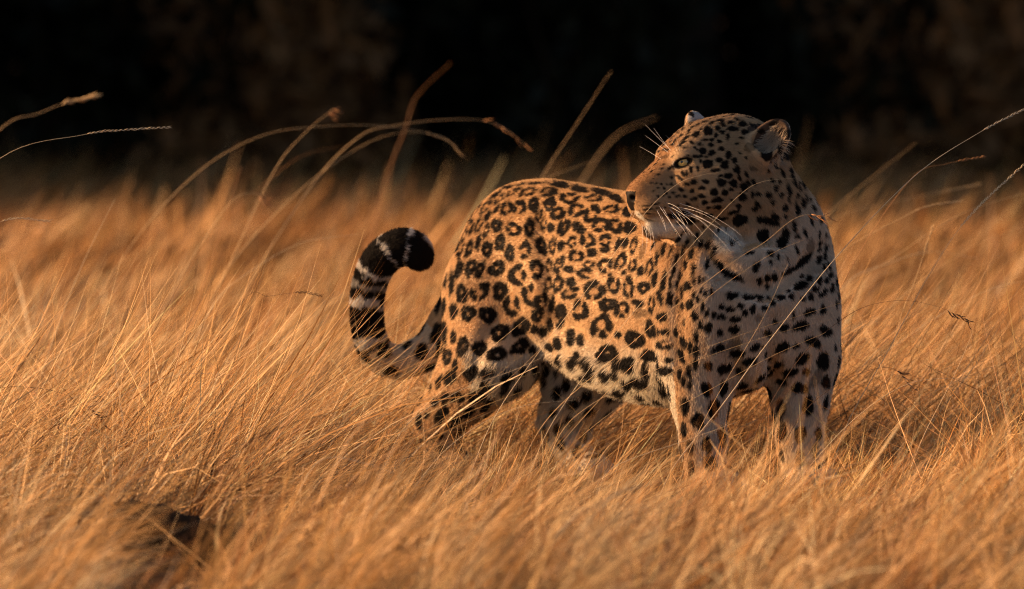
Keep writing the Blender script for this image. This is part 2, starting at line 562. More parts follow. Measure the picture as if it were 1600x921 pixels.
# ears: rounded cups
EARS = []
for b, c, up, opn in ((1, H(-0.054, 0.084, 0.052), -HF * 0.62 + HL * 0.30 + HU * 0.75, HF * 0.78 + HL * 0.55 + HU * 0.05),
                      (-1, H(0.008, -0.090, 0.064), HF * 0.05 - HL * 0.40 + HU * 0.9, HF * 0.42 - HL * 0.90)):
    up = unit(up); opn = unit(opn - up * (opn @ up)); sd = np.cross(up, opn)
    EARS.append((c, up, opn, sd))
    ellipsoid(c, (0.047, 0.034, 0.020), (up, sd, opn), k=0.012)
    cone(c - up * 0.035, c - up * 0.012, 0.034, 0.026, k=0.02)
    ellipsoid(c + opn * 0.018 + up * 0.004, (0.041, 0.0275, 0.022), (up, sd, opn), k=0.005, op='carve')


def surf(px, py):
    """Where the line of sight through a place on the photograph first meets the body."""
    for y in np.arange(-0.48, 0.5, 0.002):
        p = P(px, py, y)
        if F[min(np.searchsorted(GX, p[0]), len(GX) - 1), min(np.searchsorted(GY, p[1]), len(GY) - 1), min(np.searchsorted(GZ, p[2]), len(GZ) - 1)] < 0:
            return p
    return None


# folds and muscle edges: shallow grooves along the collar, between shoulder and chest, and before the thigh
for line, r, out in (([(1112, 402), (1135, 428), (1170, 446), (1200, 452)], 0.020, 0.55), ([(1292, 388), (1262, 418), (1222, 446), (1195, 455)], 0.020, 0.60),
                     ([(1134, 470), (1138, 530), (1146, 590)], 0.020, 0.55), ([(1212, 500), (1210, 550), (1208, 600)], 0.018, 0.55),
                     ([(838, 345), (850, 420), (852, 480), (842, 530)], 0.022, 0.50), ([(1060, 400), (1050, 480), (1052, 560)], 0.022, 0.62),
                     ([(1120, 345), (1165, 372), (1215, 372)], 0.014, 0.50), ([(1160, 285), (1175, 330), (1200, 352)], 0.013, 0.62),
                     ([(770, 500), (735, 560), (720, 600)], 0.016, 0.62), ([(940, 560), (890, 520), (862, 500)], 0.016, 0.62)):
    q = [surf(*c) for c in line]
    q = [c + np.array([0, -r * out, 0]) for c in q if c is not None]
    for a_, b_ in zip(q[:-1], q[1:]):
        cone(a_, b_, r, r, k=0.022, op='carve')


def surface_nets(F, xs, ys, zs):
    inside = F < 0
    nx, ny, nz = F.shape
    cnt = np.zeros((nx - 1, ny - 1, nz - 1), np.int8)
    for dx in (0, 1):
        for dy in (0, 1):
            for dz in (0, 1):
                cnt += inside[dx:nx - 1 + dx, dy:ny - 1 + dy, dz:nz - 1 + dz]
    I, J, K = np.nonzero((cnt > 0) & (cnt < 8))
    idx = np.full(cnt.shape, -1, np.int32)
    idx[I, J, K] = np.arange(len(I))
    acc = np.zeros((len(I), 3)); num = np.zeros(len(I))
    corners = [(a, b, c) for a in (0, 1) for b in (0, 1) for c in (0, 1)]
    for a in corners:
        for ax in range(3):
            if a[ax]: continue
            b = list(a); b[ax] = 1
            f0 = F[I + a[0], J + a[1], K + a[2]]; f1 = F[I + b[0], J + b[1], K + b[2]]
            cr = (f0 < 0) != (f1 < 0)
            t = np.where(cr, f0 / np.where(cr, f0 - f1, 1), 0)
            p0 = np.stack([xs[I + a[0]], ys[J + a[1]], zs[K + a[2]]], 1)
            p1 = np.stack([xs[I + b[0]], ys[J + b[1]], zs[K + b[2]]], 1)
            acc += np.where(cr[:, None], p0 + (p1 - p0) * t[:, None], 0); num += cr
    V = acc / num[:, None]
    Q = []
    for ax in range(3):
        s0 = [slice(None)] * 3; s1 = [slice(None)] * 3
        s0[ax] = slice(0, -1); s1[ax] = slice(1, None)
        a = inside[tuple(s0)]; b = inside[tuple(s1)]
        e = np.argwhere(a != b)
        o1, o2 = [(1, 2), (2, 0), (0, 1)][ax]
        e = e[(e[:, o1] > 0) & (e[:, o2] > 0) & (e[:, o1] < F.shape[o1] - 1) & (e[:, o2] < F.shape[o2] - 1)]
        flip = ~inside[e[:, 0], e[:, 1], e[:, 2]]

        def at(d1, d2):
            q = e.copy(); q[:, o1] -= d1; q[:, o2] -= d2
            return idx[q[:, 0], q[:, 1], q[:, 2]]
        quad = np.stack([at(1, 1), at(0, 1), at(0, 0), at(1, 0)], 1)
        quad[flip] = quad[flip][:, ::-1]
        Q.append(quad)
    return V, np.vstack(Q)


LV, LQ = surface_nets(F, GX, GY, GZ)


def laplacian(V, Q, it, lam):
    e = np.vstack([Q[:, [0, 1]], Q[:, [1, 2]], Q[:, [2, 3]], Q[:, [3, 0]]])
    deg = np.bincount(e.ravel(), minlength=len(V)).astype(float)[:, None]
    for k in range(it):
        acc = np.zeros_like(V)
        for ax in range(3):
            acc[:, ax] = np.bincount(e[:, 0], V[e[:, 1], ax], len(V)) + np.bincount(e[:, 1], V[e[:, 0], ax], len(V))
        V = V + (acc / deg - V) * (lam if k % 2 == 0 else -lam * 1.03)
    return V


LV = laplacian(LV, LQ, 6, 0.5)
body_mesh = mesh_np('leopard_body', LV, LQ)

# marks of the coat: place on the skin (mm), half length, half width (mm), slant (degrees), kind
# o: rosette, c: open rosette, d: nearly filled rosette, s: solid spot, b: brown, p: pale brown; long marks behind the mouth also hold the pad's painted shadow
COAT_MARKS = '''
-32 260 574 14.2 3.2 40 s;-25 222 567 14.2 4.4 45 o;-51 238 550 19.0 5.1 50 o;1 209 580 15.8 4.4 28 o;-8 248 589 12.7 2.5 15 s;47 190 599 19.0 2.5 5
s;19 220 596 15.8 2.2 10 s;32 173 582 20.5 6.9 20 o;72 133 584 17.3 8.8 5 o;97 138 598 12.6 4.4 -10 s;-30 203 549 12.0 4.4 55 s;-10 181 550 15.8 10.7
60 o;15 157 552 15.8 11.4 65 c;43 133 559 13.9 11.3 75 d;74 100 561 15.7 10.1 60 o;53 111 538 12.6 5.7 75 o;89 63 542 13.8 10.7 60 o;-83 256 509 16.5
7.6 60 o;-65 222 516 19.0 6.3 62 o;-48 211 533 12.7 4.4 55 s;-51 195 505 15.2 6.3 72 o;-30 178 516 13.9 10.7 60 d;3 140 510 15.1 13.2 0 o;34 109 513
18.9 10.1 95 d;62 101 521 13.8 6.9 70 c;77 67 515 10.0 7.5 60 s;95 31 513 12.5 6.3 70 s;-102 245 468 19.7 7.0 75 o;-85 211 469 17.4 7.6 70 d;-67 200
482 15.8 5.3 75 s;-49 175 469 15.2 10.7 75 d;-23 155 483 17.7 9.5 80 d;-4 126 463 15.7 10.7 85 d;26 92 471 16.3 11.9 80 c;58 76 478 18.2 10.7 105 d;79
50 478 15.7 6.9 90 o;95 9 480 9.4 6.3 80 s;-105 203 428 19.0 7.6 78 s;-82 181 432 19.6 9.5 70 d;-63 167 429 17.3 10.1 70 d;-30 148 432 17.7 14.5 30
d;11 97 421 20.8 16.3 100 o;48 55 434 18.8 13.8 100 o;73 49 442 13.8 6.9 90 o;89 27 443 15.7 5.6 75 o;-119 214 402 23.7 5.1 85 s;-99 182 381 19.0 11.4
85 d;-63 159 386 20.8 15.8 40 c;-23 141 388 18.3 14.5 60 d;0 126 361 22.0 16.4 80 c;39 62 380 24.5 15.7 110 c;71 37 405 15.7 6.9 85 o;90 -13 407 16.9
8.1 70 o;78 35 367 13.8 5.6 85 o;65 38 380 15.7 4.4 95 s;-86 163 343 15.8 13.9 0 d;-48 147 341 17.7 15.1 20 d;-115 206 345 15.8 7.6 80 s;-135 263 349
19.1 4.4 80 s;-146 360 352 19.2 3.8 75 s;-131 245 401 12.7 3.2 80 s;50 63 345 15.7 11.3 60 d;94 18 356 12.5 9.4 80 s;-24 128 306 17.8 16.4 30 d;18 124
318 19.9 15.6 40 d;-133 257 300 22.2 5.7 88 s;-115 203 294 14.3 8.6 85 s;-151 341 297 23.5 13.0 70 s;-97 153 277 23.5 12.9 80 d;-128 220 254 18.6 12.2
80 d;-64 138 275 19.9 15.6 60 d;-181 356 259 21.6 14.4 60 s;44 93 315 12.1 7.0 60 s;62 85 311 12.1 7.8 80 s;75 60 325 14.2 5.6 85 o;96 -17 354 15.9
10.6 75 s;78 37 365 14.2 5.6 80 s;15 125 279 24.9 15.6 30 d;-30 114 264 24.9 15.6 20 d;74 80 280 9.2 9.2 80 s;90 24 289 12.8 8.5 80 s;40 134 271 12.1
10.0 70 s;114 -14 302 15.5 8.5 85 s;-81 160 226 21.3 16.4 20 s;-122 203 214 21.4 12.9 50 s;-45 122 232 17.8 9.2 20 s;79 113 253 12.1 7.0 80 s;42 152
239 12.1 7.8 60 s;-10 127 221 17.8 14.2 30 s;-68 181 181 25.0 16.4 30 s;-108 206 175 16.5 14.3 0 s;-152 258 163 14.4 8.6 60 s;-135 249 144 15.7 12.2
40 s;-112 250 130 15.7 9.3 0 s;-85 223 146 15.7 10.8 40 s;-43 183 176 14.3 9.2 30 s;-15 144 199 12.1 8.6 40 s;-169 295 136 8.7 5.7 60 s;-150 301 91
18.0 8.7 10 s;-175 320 82 10.8 7.1 0 s;-121 280 115 10.8 7.1 0 s;113 74 573 18.2 10.7 0 o;82 123 584 9.4 5.7 0 s;95 137 597 18.9 6.3 -8 s;132 89 590
18.9 6.3 -10 s;159 28 574 16.9 6.9 5 o;175 39 585 18.8 5.6 -15 s;202 -13 575 18.7 5.6 -20 s;126 30 550 16.3 12.5 35 o;90 63 543 14.4 11.9 30 o;78 99
564 9.4 9.4 60 s;155 -9 545 18.1 13.1 45 o;194 -42 555 16.8 8.1 10 o;224 -87 550 11.2 9.3 20 s;174 -55 524 19.9 13.1 15 o;200 -90 523 15.5 13.7 0
o;228 -128 521 13.6 10.5 20 s;101 27 517 16.9 11.3 70 o;125 1 520 11.3 6.9 60 s;135 -17 513 10.0 8.1 30 s;147 -47 494 14.3 14.3 0 c;181 -90 495 12.4
11.8 70 o;181 -103 478 10.6 5.6 10 s;96 8 481 10.6 7.5 60 s;117 -13 489 12.5 8.7 60 o;81 37 479 15.7 4.4 85 o;156 -74 471 11.2 8.1 20 s;125 -39 463
14.3 12.5 0 o;206 -127 489 12.4 6.2 60 s;219 -143 492 10.5 7.4 60 s;235 -167 488 15.5 7.4 75 o;252 -197 479 14.8 6.2 80 p;92 -3 444 17.5 8.7 65 o;111
-33 437 11.2 7.5 0 s;149 -79 448 11.2 8.1 0 o;142 -76 431 15.6 10.6 0 c;181 -121 448 17.4 11.8 40 o;210 -155 457 17.3 9.9 70 o;233 -188 450 12.4 8.6
60 o;248 -213 440 11.1 5.6 70 s;265 -241 447 16.6 7.4 80 o;279 -263 465 13.5 4.3 80 s;291 -278 482 12.3 3.7 75 s;90 -13 407 18.7 9.4 70 o;115 -47 412
10.6 9.3 0 s;113 -50 391 18.7 10.6 20 o;80 32 371 13.8 4.4 85 s;160 -111 399 21.1 17.4 40 o;197 -157 411 16.7 12.4 80 o;216 -173 435 5.6 4.3 30 s;188
-139 430 5.6 3.1 30 s;225 -194 407 19.1 11.1 85 o;254 -233 409 13.5 11.1 20 d;275 -270 426 17.2 6.1 75 s;291 -306 421 17.2 4.9 80 s;185 -147 373 16.7
13.6 10 d;213 -183 364 18.5 12.4 60 o;243 -222 378 11.1 8.6 0 s;246 -225 359 12.3 9.2 0 p;269 -262 377 16.6 8.0 85 o;285 -302 392 13.5 5.5 100 s;95 17
353 14.4 9.4 70 s;133 -76 359 18.7 15.6 70 o;300 -322 391 12.2 4.3 90 s;174 -125 330 23.1 19.6 80 o;268 -246 329 16.7 11.1 100 d;237 -199 307 18.1
16.8 0 d;205 -162 315 6.9 7.7 80 s;288 -306 354 9.0 9.7 0 s;294 -312 325 9.7 6.9 0 s;114 -12 306 13.4 8.5 70 s;133 -36 300 12.0 8.5 70 s;89 27 289
12.0 7.8 110 s;74 80 280 8.5 9.9 60 s;59 87 311 10.7 8.5 0 s;75 60 326 12.8 5.6 100 s;96 31 330 14.2 7.0 70 s;185 -97 276 20.4 17.5 20 d;227 -156 259
14.7 12.6 0 s;265 -215 276 15.3 12.6 10 s;293 -309 301 15.2 9.7 0 c;152 -41 249 17.6 10.6 130 s;120 15 251 12.0 7.0 120 s;79 122 252 10.7 5.0 90 s;200
-99 237 14.0 6.3 0 s;249 -151 227 17.5 10.5 10 s;212 -57 203 14.1 8.5 0 s;301 -314 272 8.3 5.5 0 s;294 -301 251 13.9 9.0 0 s;329 -335 307 12.5 6.9 105
s;341 -349 297 11.7 4.2 90 s;326 -327 279 15.2 5.5 110 s;352 -354 292 11.7 6.2 90 s;351 -346 266 10.4 6.2 90 s;339 -338 249 12.5 4.9 100 s;322 -328
245 11.8 3.4 95 s;315 -326 325 10.4 4.2 90 s;352 -362 318 10.4 4.9 90 s;341 -336 224 10.4 4.2 90 s;329 -331 231 10.4 4.2 90 s;419 -373 398 12.6 7.4 0
s;448 -365 395 5.3 7.5 90 s;461 -356 395 3.7 6.7 90 s;473 -348 392 6.7 6.7 0 s;489 -342 393 3.7 4.4 0 s;514 -341 393 8.9 6.7 0 s;534 -324 394 6.0 5.3
0 s;529 -322 406 5.3 3.7 0 s;554 -287 413 13.4 8.2 20 s;557 -255 429 4.4 3.7 90 s;572 -250 425 7.5 6.8 0 s;591 -237 421 7.5 5.3 90 s;605 -219 421 6.0
6.0 0 s;582 -253 405 7.5 6.8 0 s;602 -229 400 6.0 4.4 90 s;616 -208 405 9.0 4.4 90 s;593 -242 394 5.3 5.3 0 s;572 -268 392 7.5 6.0 90 s;557 -289 388
5.3 4.4 0 s;613 -200 431 6.8 4.4 90 s;626 -169 419 11.3 3.0 85 s;629 -178 392 15.1 2.2 90 s;435 -377 379 6.7 6.0 0 s;416 -372 372 8.2 6.0 0 s;399 -373
377 6.0 5.2 0 s;458 -371 371 8.9 6.7 80 s;444 -375 365 6.7 6.0 0 s;425 -372 353 11.1 6.7 0 s;400 -371 357 10.4 5.3 0 s;384 -378 360 7.4 4.4 90 s;372
-379 364 6.0 4.4 90 s;481 -362 374 6.7 5.3 0 s;469 -366 355 7.5 6.7 0 p;498 -353 383 6.0 6.0 0 s;502 -338 347 6.0 5.3 0 s;569 -269 362 12.7 7.5 20
s;597 -239 365 9.0 6.0 90 s;552 -287 337 17.2 9.7 20 s;520 -330 336 11.1 7.5 0 s;602 -233 324 15.0 9.0 -30 s;578 -251 304 17.2 9.7 -20 s;517 -314 297
12.6 9.7 20 s;487 -342 325 9.7 7.5 0 s;423 -354 304 18.6 8.9 20 b;393 -359 297 12.6 7.5 30 s;375 -374 337 11.1 7.4 90 s;396 -365 327 6.7 6.0 0 s;360
-371 341 7.4 4.4 90 s;364 -379 378 9.6 3.7 90 s;349 -371 360 9.6 6.7 100 s;425 -366 334 11.1 7.5 0 s;464 -355 298 11.1 7.5 20 s;543 -284 298 7.5 5.3 0
s;557 -258 272 15.0 11.2 20 s;535 -253 246 15.0 9.0 30 s;565 -250 247 9.0 6.8 0 s;511 -272 263 9.7 6.0 20 s;489 -270 255 7.5 6.0 0 s;454 -349 272 14.9
7.5 20 s;430 -349 287 14.9 8.9 0 s;436 -328 253 8.9 7.5 0 s;405 -334 257 14.9 9.7 30 s;375 -348 263 9.7 7.5 90 s;598 -240 267 18.7 11.2 90 s;584 -242
234 22.4 9.7 60 b;603 -226 226 15.0 7.5 90 s;554 -245 215 15.0 11.2 0 s;520 -230 226 11.2 7.5 0 s;396 -352 455 22.2 6.7 -55 s;419 -357 437 22.2 7.5
-25 s;558 -241 461 20.6 9.0 35 s;534 -287 445 18.7 6.0 20 s;573 -236 486 12.7 7.5 90 b;487 -344 430 7.5 6.0 90 s;501 -335 432 8.2 6.7 90 s;472 -347
425 7.5 5.3 90 s;487 -336 414 6.0 4.4 90 s;494 -340 476 6.0 5.3 0 s;508 -334 469 6.0 3.7 90 s;494 -346 461 5.3 3.7 90 s;518 -303 497 9.7 9.0 0 s;593
-182 493 6.8 5.3 90 s;592 -183 479 5.3 3.7 90 s;606 -170 482 7.5 4.5 90 s;604 -179 466 7.5 4.4 90 s;591 -200 459 8.3 6.0 90 s;611 -195 447 6.8 3.7 90
s;602 -208 446 6.0 4.4 90 s;377 -340 495 9.7 6.0 60 s;372 -350 457 9.7 3.7 80 s;361 -335 495 8.9 3.7 80 s;354 -324 510 9.7 3.7 70 s;344 -326 476 10.4
3.7 80 s;335 -315 498 9.7 3.3 70 s;327 -308 479 9.7 3.3 75 s;320 -305 506 9.7 3.3 60 s;333 -319 454 11.1 3.3 85 s;346 -351 447 9.7 3.7 85 s;316 -305
468 10.4 3.3 75 s;305 -297 482 9.7 3.3 70 s;309 -311 442 10.4 3.3 80 s;322 -318 435 10.4 3.3 85 s;357 -367 426 7.4 2.9 90 s;347 -363 426 7.5 2.9 90
s;365 -369 430 6.7 2.9 90 s;336 -353 414 9.7 6.0 80 s;316 -323 413 10.4 3.3 90 s;326 -332 401 9.7 3.3 90 s;304 -318 417 9.7 3.7 90 s;347 -371 399 6.7
3.7 90 s;354 -375 392 6.0 3.3 90 s;340 -366 380 8.9 6.0 80 s;327 -336 376 6.7 3.7 90 s;316 -328 383 7.5 3.3 90 s;305 -324 386 8.2 3.7 90 s;369 -378
402 5.2 3.7 90 s;380 -379 406 6.7 3.7 90 s;361 -374 409 5.2 2.9 90 s;390 -344 488 7.5 3.3 70 s;384 -344 473 11.1 3.3 100 s;396 -338 657 6.4 5.1 0
s;407 -341 648 8.3 7.0 0 s;414 -329 666 5.8 5.8 0 s;425 -331 656 6.4 5.1 120 s;430 -337 638 7.7 5.8 120 s;413 -348 627 7.0 5.7 0 s;400 -355 614 8.3
7.0 0 s;423 -342 612 8.3 6.4 110 s;435 -333 622 6.4 3.8 110 s;407 -355 595 5.7 5.1 0 s;419 -349 601 4.4 3.2 0 s;444 -329 605 7.7 7.0 0 s;441 -331 585
8.9 7.0 0 s;395 -354 582 6.4 5.1 0 s;395 -347 567 7.0 4.4 0 s;449 -328 627 6.4 3.2 120 s;452 -328 614 6.4 3.8 110 s;462 -326 614 5.8 3.8 100 s;400
-351 627 3.8 3.2 0 s;498 -301 615 4.4 4.4 0 s;512 -287 613 3.8 2.6 90 s;504 -301 600 5.8 3.8 90 s;471 -326 590 4.4 3.8 0 s;489 -315 589 5.1 5.1 0
s;512 -297 589 3.8 3.8 0 s;460 -327 590 6.4 3.2 90 s;496 -312 575 4.4 4.4 0 s;524 -290 562 7.0 4.4 100 s;524 -291 546 5.2 3.2 90 s;529 -275 593 16.0
3.8 100 s;470 -322 571 7.7 3.8 -30 s;464 -319 563 7.7 4.4 0 s;503 -307 546 10.9 5.8 -45 s;436 -332 541 14.1 9.5 0 s;488 -309 539 19.1 7.7 -15 s;423
-340 557 9.5 3.8 15 s;432 -339 568 6.4 3.8 0 s;400 -326 544 9.6 3.8 10 s;480 -314 510 11.5 10.9 0 s;524 -294 514 10.9 7.0 100 s;515 -305 496 9.0 8.3 0
s;493 -341 478 5.1 4.4 0 s;542 -275 527 12.8 3.8 90 s;547 -263 559 11.6 4.4 100 s;547 -273 507 5.2 3.8 0 s;563 -255 513 8.4 3.8 110 s;506 -285 645 9.6
3.2 115 s;527 -233 661 7.8 5.2 120 s;519 -271 629 7.7 3.2 110 s;536 -236 634 5.8 3.2 120 s;542 -245 609 8.4 3.2 110 s;552 -231 602 7.8 2.6 100 s;561
-194 605 7.8 3.2 100 s;560 -241 570 7.8 4.4 110 s;566 -224 581 7.8 2.6 110 s;580 -217 560 7.8 3.2 110 s;593 -182 493 6.4 3.8 90 s;606 -170 482 6.4 3.8
90 s;592 -183 479 5.2 3.8 0 s;595 -192 536 6.4 3.8 90 s;605 -173 505 5.8 2.6 90 s;574 -213 576 4.4 2.6 90 s;548 -250 585 4.4 2.6 90 s;538 -241 623 6.4
2.6 110 s;492 -304 635 3.8 2.6 90 s;512 -313 676 9.6 3.8 110 s;442 -278 724 7.7 4.4 0 s;447 -291 710 7.0 4.4 0 s;434 -270 731 6.4 2.6 -10 s;461 -268
723 6.4 2.6 -20 s;455 -319 681 9.6 7.7 0 b;488 -321 666 11.5 9.6 0 s;461 -322 640 6.4 4.4 0 b;413 -307 702 6.4 3.8 90 s;375 -308 712 7.6 7.6 0 s;353
-313 706 7.6 4.4 10 s;365 -333 674 6.4 6.4 0 s;382 -331 671 6.4 5.1 0 s;359 -329 687 5.1 3.8 -30 s;380 -324 686 5.1 3.2 0 s;395 -338 657 5.1 4.4 0
s;374 -343 650 9.5 8.3 20 s;414 -329 665 5.8 5.8 0 s;400 -325 678 5.1 4.4 0 s;391 -313 703 3.8 3.8 0 s;403 -305 709 5.8 3.2 0 s;394 -300 717 5.8 3.8 0
s;405 -290 723 5.8 3.8 -30 s;423 -294 715 10.9 3.8 0 s;420 -281 726 7.0 3.2 0 s;399 -276 731 6.4 2.6 0 s;382 -287 726 5.2 2.0 20 s;370 -322 695 5.1
2.6 0 s;382 -320 695 3.8 3.2 0 s;397 -318 692 4.4 3.2 0 s;345 -327 690 5.1 3.2 -30 s;333 -314 699 7.6 2.6 30 s;328 -321 691 6.4 2.6 20 s;333 -334 681
5.1 2.0 0 s;355 -335 677 2.0 2.0 0 s;350 -334 681 2.0 2.0 0 s;355 -339 664 15.9 2.8 0 s;355 -346 640 5.1 3.2 90 s;342 -346 639 5.7 3.8 110 s;334 -348
632 5.1 3.2 110 s;327 -347 631 5.1 3.2 110 s;320 -347 623 7.6 3.2 -30 s;347 -354 616 5.7 5.1 0 s;333 -352 611 5.1 3.2 0 s;369 -355 616 5.7 4.4 0 s;389
-349 637 8.3 3.8 10 s;413 -348 627 7.0 5.1 0 s;363 -356 604 7.6 3.8 10 s;344 -353 600 5.1 3.8 0 s;324 -350 600 5.1 3.8 -20 s;386 -357 597 7.6 6.4 0
s;406 -355 594 5.7 5.1 0 s;363 -355 588 7.0 3.8 -10 s;347 -352 583 6.4 3.2 -5 s;331 -351 588 5.1 3.2 0 s;369 -353 576 5.7 4.4 0 s;391 -354 581 8.9 5.1
15 s;393 -347 567 8.9 3.8 0 s;318 -352 589 5.1 2.6 0 s;308 -351 595 5.1 2.6 0 s;336 -350 573 4.4 2.6 0 s;375 -348 566 3.8 2.6 0 s;377 -333 551 9.5 3.2
10 s;400 -326 544 11.5 3.8 5 s;361 -340 655 4.4 3.2 90 s;305 -345 611 3.2 2.6 0 s;295 -345 611 2.6 2.6 0 s;306 -339 624 3.8 2.6 -30 s;291 -350 603 2.6
2.6 0 s;301 -354 587 2.6 2.0 0 s;288 -356 589 2.6 2.0 0 s;279 -357 589 2.6 2.0 0 s;295 -353 594 2.6 2.0 0 s;286 -346 611 2.6 2.0 0 s;254 -358 570 8.3
1.6 8 s;258 -358 563 11.5 1.6 4 s;260 -356 555 12.7 1.2 0 s;275 -360 574 6.4 1.6 10 s;280 -359 566 7.0 1.6 5 s;281 -357 559 7.0 1.6 0 s;313 -343 550
20.4 5.1 -10 s;339 -335 542 15.9 4.4 -8 s;329 -344 557 12.7 3.2 -14 s;337 -328 537 12.7 3.2 -5 s;315 -332 649 8.3 4.2 40 s;304 -333 643 8.3 2.6 35
s;292 -315 663 7.0 2.6 20 b;328 -281 715 3.8 1.6 40 s;318 -279 709 3.2 1.6 40 s;324 -300 703 3.8 1.6 40 s;312 -280 703 3.2 1.2 40 s;306 -277 698 3.2
1.2 40 s;314 -302 695 3.8 1.6 40 s;302 -287 691 3.2 1.2 40 s;308 -306 687 3.8 1.6 30 s;292 -279 686 3.2 1.2 40 s;340 -299 713 3.8 1.6 30 s;346 -292
719 3.8 1.6 30 s;337 -306 707 3.8 1.6 30 s;344 -271 725 3.8 1.2 30 s;356 -290 723 4.4 1.6 20 s;362 -303 715 3.8 1.6 20 s;370 -280 729 4.4 1.2 15 s;292
-293 677 3.8 1.6 30 s;281 -277 673 3.2 1.2 40 s;321 -327 684 3.2 1.6 20 s;298 -306 676 3.2 1.6 20 s
'''


def baked_marks():
    for e in COAT_MARKS.replace('\n', ' ').split(';'):
        f = e.split()
        v = [float(q) for q in f[:6]]
        yield np.array(v[:3]) / 1000, v[3] / 1000, v[4] / 1000, math.radians(v[5]), f[6]


FUR_COUNT = 420000


# ------------------------------------------------------------------ leopard: coat pattern
LN = np.empty(len(LV) * 3, np.float32)
body_mesh.vertices.foreach_get('normal', LN)
LN = LN.reshape(-1, 3).astype(float)


def smooth01(x, a, b):
    t = np.clip((x - a) / (b - a), 0, 1)
    return t * t * (3 - 2 * t)


IMX, IMZ = np.array([1.0, 0, 0]), np.array([0, 0, 1.0])
MARKS = []                                             # centre, axis 1, axis 2, half lengths, kind, phase
for c, a, b, g, ty in baked_marks():
    e1 = IMX * math.cos(g) + IMZ * math.sin(g)
    e2 = -IMX * math.sin(g) + IMZ * math.cos(g)
    face_ = c[2] > 0.47 and c[1] < -0.2
    k, sh = (1.10, 0.0) if face_ else (1.06, 0.0006 if min(a, b) > 0.006 else 0.0)
    if c[2] < 0.30 and c[1] > 0.1: k = 0.88
    MARKS.append((c, e1, e2, a * k - sh, b * k - sh, ty, rng.random(4)))

# flow of the fur: bones with the direction in which the hair lies, and the thickness of the flesh round them
def seg(a, b, w, d=None):
    return (np.asarray(a, float), np.asarray(b, float), w, unit(d if d is not None else np.asarray(b, float) - np.asarray(a, float)))


BONES = [seg(B(0.75, 0, 0.42), B(0.05, 0, 0.44), 0.12, np.append(-HEAD_, -0.25)),
         seg(P(1188, 470, -0.21), P(1190, 560, -0.2), 0.11, (0, 0, -1)),
         seg(H(-0.05, 0, -0.03), P(1200, 420, -0.18), 0.10, (0.25, 0.1, -1)),
         seg(P(1110, 400, -0.25), P(1100, 560, -0.27), 0.09, (0, 0, -1)), seg(P(1100, 560, -0.27), P(1104, 760, -0.31), 0.05),
         seg(P(1240, 420, -0.17), P(1252, 565, -0.18), 0.09, (0, 0, -1)), seg(P(1252, 565, -0.18), P(1254, 760, -0.2), 0.05),
         seg(B(0.03, 0.05, 0.45), B(0.10, 0.08, 0.28), 0.09, np.append(-HEAD_ * 0.5, -1)),
         seg(B(0.10, 0.08, 0.27), B(-0.10, 0.078, 0.165), 0.05), seg(B(-0.10, 0.078, 0.165), B(-0.08, 0.08, 0.04), 0.035),
         seg(B(0.05, -0.05, 0.45), B(0.20, -0.08, 0.28), 0.09, np.append(-HEAD_ * 0.5, -1)),
         seg(B(0.25, -0.08, 0.26), B(0.10, -0.07, 0.155), 0.05), seg(B(0.10, -0.07, 0.155), B(0.15, -0.07, 0.04), 0.035),
         seg(H(0.20, 0, -0.05), H(0.08, 0, -0.02), 0.04), seg(H(0.12, 0, -0.10), H(0.0, 0, -0.08), 0.04, -HF - 0.5 * HU),
         seg(H(0.09, 0, 0.03), H(-0.08, 0, 0.03), 0.08), seg(H(0.05, 0.04, -0.04), H(-0.05, 0.05, -0.06), 0.05, -HF - 0.35 * HU),
         seg(H(0.05, -0.04, -0.04), H(-0.05, -0.05, -0.06), 0.05, -HF - 0.35 * HU)]
for c_, up_, op_, sd_ in EARS:
    BONES.append(seg(c_ - up_ * 0.02, c_ + up_ * 0.04, 0.02))
for i in range(0, len(TAIL) - 2, 2):
    BONES.append(seg(TAIL[i, :3], TAIL[i + 2, :3], TAIL[i, 3]))


def fur_flow(p):
    acc = np.zeros_like(p)
    for a, b, w, d in BONES:
        ab = b - a
        t = np.clip(((p - a) @ ab) / (ab @ ab), 0, 1)
        dist = np.linalg.norm(p - a - t[:, None] * ab, axis=1)
        acc += d * ((w / np.maximum(dist, 0.012)) ** 4)[:, None]
    return norm_rows(acc)


def body_st(p):
    x, y = p[:, 0] - B0[0], p[:, 1] - B0[1]
    return x * HEAD_[0] + y * HEAD_[1], x * LAT[0] + y * LAT[1]


def head_abc(p):
    d = p - HC
    return d @ HF, d @ HL, d @ HU


def tail_t(p):
    """Distance to the tail's core and position along it (in control points)."""
    best = np.full(len(p), 9.0); tt = np.zeros(len(p))
    for i in range(len(TAIL) - 1):
        a, b = TAIL[i, :3], TAIL[i + 1, :3]
        ab = b - a
        t = np.clip(((p - a) @ ab) / (ab @ ab), 0, 1)
        d = np.linalg.norm(p - a - t[:, None] * ab, axis=1) - TAIL[i, 3]
        m = d < best
        best[m] = d[m]; tt[m] = (i + t[m]) / 5.0
    return best, tt


def region(p):
    """Weights that say which part of the animal a point of its skin belongs to."""
    a, b, c = head_abc(p)
    hd = ((a - 0.05) / 0.19) ** 2 + (b / 0.13) ** 2 + ((c + 0.015) / 0.135) ** 2
    head = hd < 1
    td, tt = tail_t(p)
    tail = (td < 0.012) & (tt > 1.6)
    s, l = body_st(p)
    return head, tail, tt, s, l, (a, b, c)


